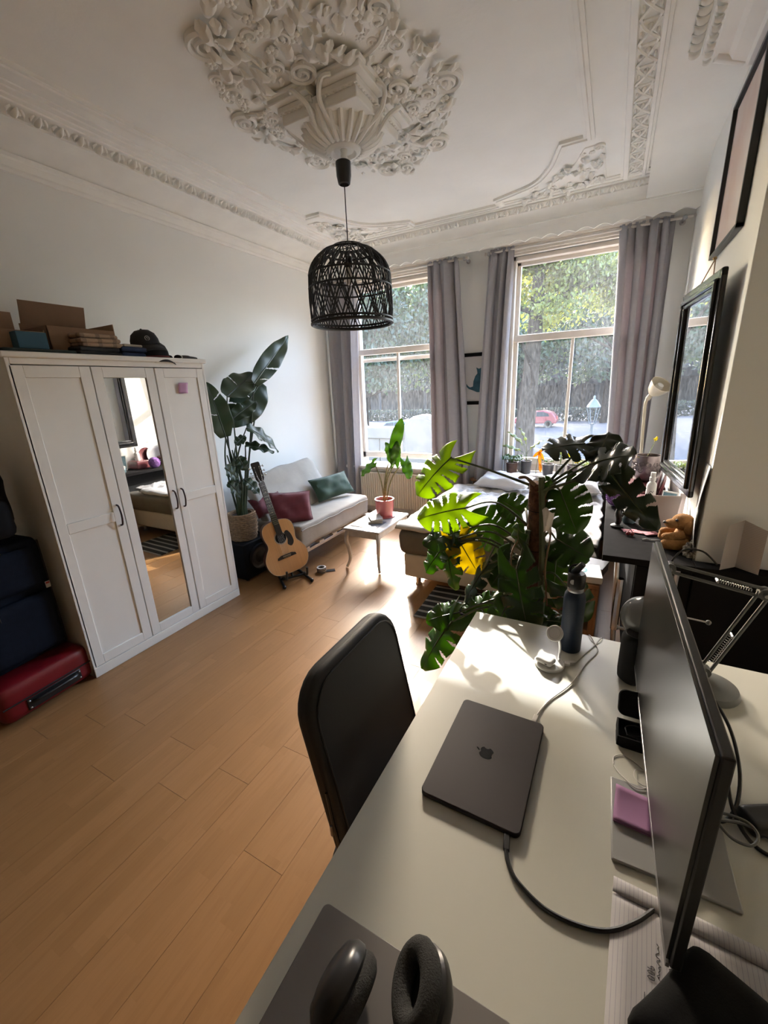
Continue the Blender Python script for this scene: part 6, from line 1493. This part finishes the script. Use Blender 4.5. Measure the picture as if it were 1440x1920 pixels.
# ------------------------------------------------------------------ outside: street, trees, car, wall
GZ = -2.3
m_road = M('asphalt', (.016, .022, .036), .75, var=.15, scale=.6, bump=.1, bscale=20)
m_pave = M('paving', (.03, .03, .034), .8, var=.15, scale=1.5)
struct(box('street', m_road, -60, 60, 12.5, 70, GZ - .2, GZ, bevel=0), 'blue-grey street in front of the house')
struct(box('pavement', m_pave, -60, 60, 5.26, 12.5, GZ - .2, GZ + .1, bevel=.02), 'pale pavement below the windows')
m_line = M('road_paint', (.08, .085, .09), .7, var=.2, scale=5)
for yy in (17.5, 21.5, 33.0):
    t = struct(bpy.data.objects.new('road_marking', None)); COL.objects.link(t); t['label'] = 'dashed white lane line on the street'
    for i in range(16): box('dash', m_line, -38 + i * 4.2, -36 + i * 4.2, yy - .07, yy + .07, GZ, GZ + .006, t, bevel=0)
# stone garden wall with a round-topped pier
m_stone = M('pale_stone', (.075, .068, .062), .85, var=.12, scale=3, bump=.2, bscale=12)
gw = thing('garden_wall', 'pale stone garden wall with a round-topped panel outside the window', 'wall', (0, 8.0, 0))
for i in range(7):
    for r_ in range(3): box('stone_block', m_stone, -8.2 + i * .64 + (.32 if r_ % 2 else 0), -8.2 + i * .64 + .63 + (.32 if r_ % 2 else 0), -.12, .12, GZ + .1 + r_ * .98, GZ + 1.07 + r_ * .98, gw, bevel=.012)
box('coping', m_stone, -8.3, -3.75, -.16, .16, .64, .90 - .02, gw, bevel=.02)
MB().prism([(-.42, -.9)] + [(.42 * math.cos(a), .55 + .42 * math.sin(a) * .8) for a in [PI - PI * i / 16 for i in range(17)]] + [(.42, -.9)], -.14, .14, Matrix(((1, 0, 0, -3.36), (0, 0, -1, 0), (0, 1, 0, .25), (0, 0, 0, 1)))).build('arched_panel', m_stone, gw, bevel=.015)
MB().prism([(-.36, -.8)] + [(.36 * math.cos(a), .53 + .36 * math.sin(a) * .8) for a in [PI - PI * i / 16 for i in range(17)]] + [(.36, -.8)], 0, .02, Matrix(((1, 0, 0, -3.36), (0, 0, -1, -.14), (0, 1, 0, .25), (0, 0, 0, 1)))).build('sunk_field', m_stone, gw, bevel=.006)
for r_ in range(4): box('stone_block', m_stone, -3.78, -2.2, -.12, .12, GZ + .1 + r_ * .5, GZ + .59 + r_ * .5, gw, bevel=.012)
# trees
m_bark = M('bark', (.022, .017, .013), .95, var=.5, scale=3, stretch=(6, 6, 1), bump=.8, bscale=8, spec=0)
leaf_out = [leafmat('street_leaf_%d' % i, c, l_, tfac=.45, rough=.6) for i, (c, l_) in enumerate((((.018, .030, .014), (.04, .065, .02)), ((.026, .042, .017), (.07, .10, .02)), ((.06, .068, .012), (.22, .23, .025)), ((.020, .030, .024), (.04, .055, .035))))]
def tree(label, x, y, zc, rx, rz, n_, mi_, seed, tr=.28, lean=0):
    t = thing('street_tree', label, 'tree', (x, y, GZ), group='street trees outside')
    rr = random.Random(seed); h = zc - GZ
    MB().tube(cat_rom([(0, 0, 0), (lean * .3, 0, h * .4), (lean, 0, h * .85), (lean * 1.2, 0, h * 1.1)], 5), [tr * 1.15 - tr * .7 * i / 15 for i in range(16)], 12).build('trunk', m_bark, t)
    for i in range(6):
        a = rr.uniform(0, 2 * PI); z0 = h * rr.uniform(.55, .95); e = Vector((lean + math.cos(a) * rx * .8, math.sin(a) * rx * .6, z0 + rz * rr.uniform(.2, .9)))
        MB().tube(cat_rom([(lean * .8, 0, z0), (lean + e.x * .4, e.y * .4, z0 + (e.z - z0) * .3), tuple(e)], 5), [tr * .35 - tr * .28 * q / 10 for q in range(11)], 7).build('branch', m_bark, t)
    cl_ = [(Vector((rr.gauss(0, .45), rr.gauss(0, .4), rr.gauss(0, .42))), rr.uniform(.18, .36)) for _ in range(26)]
    g_ = MB()
    for i in range(n_):
        c, r_ = rr.choice(cl_); p = c + Vector((rr.gauss(0, 1), rr.gauss(0, 1), rr.gauss(0, 1))) * r_ * .62
        p = Vector((p.x * rx + lean, p.y * rx * .8, p.z * rz + h + rz * .35)); s = rr.uniform(.075, .14) * ((.7 + y / 34) if y > 20 else .62)
        if p.z < 4.1 + .5 * math.sin(p.x * 1.7 + seed): continue
        u_ = Vector((rr.uniform(-1, 1), rr.uniform(-1, 1), rr.uniform(-1, 1))).normalized(); w_ = u_.orthogonal().normalized()
        k_ = len(g_.v); g_.v += [tuple(p - u_ * s), tuple(p + w_ * s * .55), tuple(p + u_ * s), tuple(p - w_ * s * .55)]; g_.f.append((k_, k_ + 1, k_ + 2, k_ + 3))
    o = bpy.data.objects.new('crown', g_.mesh('crown', leaf_out[mi_], smooth=False)); COL.objects.link(o); o.parent = t; o['kind'] = 'stuff'
    return t
tree('street tree with a thick bare trunk right outside the plant window', -2.42, 14.2, 4.6, 2.6, 1.3, 17000, 2, 1, .30, .15)
tree('yellow-green tree crossing the upper pane of the plant window', .4, 16.5, 4.4, 2.6, 1.4, 17000, 2, 2, .2)
for i, (x, y, zc, rx, rz, n_, mi_) in enumerate(((-13.5, 22, 3.0, 3.4, 4.2, 9500, 0), (-8.6, 25, 3.0, 3.6, 4.6, 9500, 1), (-19, 32, 3.0, 5, 5.5, 9500, 3), (-13.0, 36, 3.2, 5, 6.5, 9500, 0), (-5.6, 31, 3.4, 3.8, 5.4, 9500, 1), (-7.0, 44, 3.6, 5.5, 8, 9500, 3), (1.2, 31, 3.4, 4.2, 5.4, 9500, 0), (-.5, 44, 3.6, 5.5, 8, 9500, 3), (-26, 40, 4, 6, 7, 9500, 3), (-32, 55, 4, 8, 10, 9500, 3), (-21, 56, 4, 8, 10, 9500, 0), (-12, 55, 4, 8, 10, 9500, 3), (-3, 56, 4, 8, 10, 9500, 0), (6, 55, 4, 8, 10, 9500, 3))):
    lb = ('leafy street tree behind the garden wall', 'mid-green street tree beyond the raised sash', 'hazy far tree at the curtain side of the first window', 'dense far tree above the parked cars', 'far tree seen between the two windows', 'hazy tree above the red car', 'dark tree beyond the street lantern', 'hazy tree behind the wide curtain', 'hazy tree near the sofa corner curtain', 'back-row tree at the sofa side of the street', 'back-row tree above the stone coping', 'back-row tree between the two windows', 'back-row tree above the red car roof', 'back-row tree behind the street lantern')[i]
    tree(lb, x, y, zc, rx, rz, n_, mi_, 20 + i)
# red hatchback and a parked blue car
def car(label, x, y, rz, col, seed=0):
    t = thing('car', label, 'car', (x, y, GZ), rz); mb = M('car_paint', col, .3, var=.03, coat=.6)
    prof = [(-1.95, .35), (-1.98, .62), (-1.85, .80), (-1.15, .92), (-.55, 1.38), (.75, 1.46), (1.45, 1.30), (1.82, .92), (1.92, .60), (1.88, .35)]
    XZm = Matrix(((1, 0, 0, 0), (0, 0, -1, 0), (0, 1, 0, 0), (0, 0, 0, 1)))
    MB().prism(prof, -.82, .82, XZm).build('body', mb, t, bevel=.09, seg=3)
    gm = bpy.data.materials.get('car_glass') or M('car_glass', (.02, .025, .032), .1)
    for s in (-1, 1):
        for w_ in ([(-.92, .97), (-.48, 1.30), (.12, 1.36), (.12, .97)], [(.2, .97), (.2, 1.36), (.78, 1.36), (1.2, 1.2), (1.28, .97)]):
            MB().prism(w_, s * .825 - .006, s * .825 + .006, XZm).build('side_window', gm, t, smooth=False)
        for xx in (-1.2, 1.22):
            MB().lathe([(.001, -.09), (.20, -.09), (.31, -.10), (.32, -.06), (.32, .06), (.31, .10), (.20, .09), (.001, .09)], 20, T(xx, s * .76, .32) @ R3('X', PI / 2)).build('wheel', m_black, t)
            MB().lathe([(.001, .0), (.19, 0)], 16, T(xx, s * .862, .32) @ R3('X', PI / 2)).build('hubcap', m_chrome, t)
    box('tail_light', M('tail_red', (.3, .01, .01), .3), 1.86, 1.95, -.75, -.55, .70, .98, t, bevel=.02); box('bumper', m_black, -1.99, -1.9, -.75, .75, .36, .5, t, bevel=.03)
car('red hatchback driving past beyond the tree trunk', -5.95, 40.0, 0, (.16, .006, .016))
car('dark blue car parked behind the garden wall', -15.0, 30.0, .05, (.03, .06, .13))
car('grey car parked far beyond the garden wall', -20.5, 31.0, .02, (.07, .08, .10))
# street lantern
sl2 = thing('street_lantern', 'old glass street lantern on a post outside the plant window', 'street lamp', (-.42, 13.0, GZ))
m_iron = M('dark_iron', (.035, .04, .045), .6)
MB().lathe([(.10, 0), (.10, .25), (.06, .30), (.045, .6), (.035, 2.2), (.035, 2.75), (.07, 2.80)], 14).build('post', m_iron, sl2)
MB().lathe([(.08, 2.80), (.16, 3.25)], 6, caps=False).build('lantern_glass', m_glass, sl2)
for i in range(6): a = 2 * PI * i / 6; MB().tube([(.08 * math.cos(a), .08 * math.sin(a), 2.80), (.16 * math.cos(a), .16 * math.sin(a), 3.25)], .010, 5).build('lantern_bar', m_iron, sl2)
MB().lathe([(.18, 3.24), (.17, 3.28), (.08, 3.42), (.03, 3.46), (.03, 3.52), (.001, 3.56)], 12).build('lantern_roof', m_iron, sl2)
# sign on a pole, bollards, bicycle
for i, (x, y) in enumerate(((-4.7, 18), (-3.15, 18))):
    t = thing('bollard', ('striped bollard on the street nearer the trunk', 'striped bollard on the street beside the bicycle')[1 - (x < -4)], 'bollard', (x, y, GZ))
    MB().lathe([(.06, 0), (.06, .85), (.04, .9), (.001, .9)], 12).build('post', m_iron, t); MB().lathe([(.063, .62), (.063, .74)], 12, caps=False).build('white_band', m_line, t)
bi = thing('bicycle', 'parked bicycle on the far side of the pavement', 'bicycle', (-2.2, 15.5, GZ), .1)
for xx in (-.52, .52):
    MB().tube([(xx + .33 * math.cos(a), 0, .34 + .33 * math.sin(a)) for a in [2 * PI * i / 28 for i in range(28)]], .018, 6, closed=True).build('wheel', m_black, bi)
    for k_ in range(6): a = PI * k_ / 6; MB().tube([(xx + .32 * math.cos(a), 0, .34 + .32 * math.sin(a)), (xx - .32 * math.cos(a), 0, .34 - .32 * math.sin(a))], .003, 4).build('spoke', m_chrome, bi)
for a, b in (((-.52, .34), (-.15, .80)), ((-.15, .80), (.0, .30)), ((.0, .30), (-.52, .34)), ((-.13, .78), (.40, .85)), ((.0, .30), (.42, .82)), ((.40, .95), (.52, .34))): MB().tube([(a[0], 0, a[1]), (b[0], 0, b[1])], .016, 6).build('frame_tube', m_black, bi)
MB().tube(cat_rom([(.30, -.25, 1.02), (.40, -.12, 1.0), (.40, .12, 1.0), (.30, .25, 1.02)], 4), .012, 6).build('handlebar', m_black, bi); MB().sphere((-.18, 0, .93), (.13, .07, .04), 10, 7).build('saddle', m_black, bi)
# building across the street: dark ground-floor gallery with columns and windows
m_fac = M('far_facade', (.018, .020, .026), .9, var=.1, scale=.5); m_fac2 = M('far_facade_pale', (.06, .058, .056), .9, var=.1, scale=.5); m_win = M('far_window', (.05, .06, .075), .2)
fb_ = thing('building', 'dark long building with a columned gallery across the street', 'building', (-4, 62, GZ))
box('wall', m_fac, -40, 34, 6, 8, 0, 9, fb_, bevel=0); box('gallery_beam', m_fac, -40, 34, -.4, .3, 3.3, 4.4, fb_, bevel=.05); box('gallery_floor', m_fac, -40, 34, 0, 6, 3.4, 3.8, fb_, bevel=0)
for i in range(19): MB().box(-38 + i * 4, -37.5 + i * 4, -.2, .3, 0, 3.3).build('column', m_fac, fb_)
for i in range(19):
    for zz in (4.9, 6.9): w_ = box('window', m_fac2, -37.6 + i * 4, -35.2 + i * 4, 5.92, 6.02, zz, zz + 1.5, fb_, bevel=0); box('pane', m_win, -37.4 + i * 4, -35.4 + i * 4, 5.88, 5.93, zz + .15, zz + 1.35, w_, bevel=0)
for i in range(37): MB().box(-38 + i * 2, -37.94 + i * 2, -.38, -.32, 4.4, 5.3).build('baluster', m_iron, fb_)
box('handrail', m_iron, -40, 34, -.4, -.3, 5.28, 5.36, fb_, bevel=0)
fb2 = thing('building', 'pale rendered house behind the gallery building', 'building', (-34, 75, GZ))
box('wall', m_fac2, -14, 14, 0, 8, 0, 11, fb2, bevel=0)
MB().prism([(-14.4, 11), (14.4, 11), (10, 14), (-10, 14)], -8, .3, Matrix(((1, 0, 0, 0), (0, 0, -1, 0), (0, 1, 0, 0), (0, 0, 0, 1)))).build('roof', m_dred, fb2, smooth=False)
for i in range(6):
    for j in range(3): w_ = box('window', m_white, -12 + i * 4.2, -10.4 + i * 4.2, -.06, .02, 1.5 + j * 3.2, 3.6 + j * 3.2, fb2, bevel=0); box('pane', m_win, -11.85 + i * 4.2, -10.55 + i * 4.2, -.1, -.05, 1.65 + j * 3.2, 3.45 + j * 3.2, w_, bevel=0)
hd = thing('hedge', 'dark clipped hedge along the far side of the street', 'hedge', (-6, 46, GZ)); rr = random.Random(77); g = MB()
for i in range(9000):
    p = Vector((rr.uniform(-30, 26), rr.uniform(-.6, .6), rr.uniform(0, 1.3))); s = .16; u_ = Vector((rr.uniform(-1, 1), rr.uniform(-1, 1), rr.uniform(-1, 1))).normalized(); w_ = u_.orthogonal().normalized()
    k_ = len(g.v); g.v += [tuple(p - u_ * s), tuple(p + w_ * s * .6), tuple(p + u_ * s), tuple(p - w_ * s * .6)]; g.f.append((k_, k_ + 1, k_ + 2, k_ + 3))
o = g.build('foliage', leaf_out[3], hd, smooth=False); o['kind'] = 'stuff'
sky_block = thing('building', 'unseen grey stone terrace of houses added to block sky light from the plain wall', 'building', (15, 24, GZ))  # added out of view to cut the sky light on the left wall
m_brk = M('sky_block_stone', (.15, .15, .14), .9, var=.2, scale=2, bump=.2, bscale=14)
box('wall', m_brk, 0, 9, -16, 17, 0, 9.4, sky_block, bevel=0); box('cornice', m_fac2, -.35, 9.2, -16.2, 17.2, 9.4, 9.7, sky_block, bevel=.05)
MB().prism([(-16.2, 9.7), (17.2, 9.7), (17.2, 9.9), (-16.2, 9.9)], 0, 9, Matrix(((0, 0, 1, 0), (1, 0, 0, 0), (0, 1, 0, 0), (0, 0, 0, 1)))).build('roof', m_fac, sky_block, smooth=False)
for i in range(9):
    for j in range(3):
        w_ = box('window', m_white, -.08, .02, -14.6 + i * 3.5, -13.1 + i * 3.5, 1.2 + j * 3.1, 3.2 + j * 3.1, sky_block, bevel=0); box('pane', m_win, -.12, -.07, -14.45 + i * 3.5, -13.25 + i * 3.5, 1.35 + j * 3.1, 3.05 + j * 3.1, w_, bevel=0)
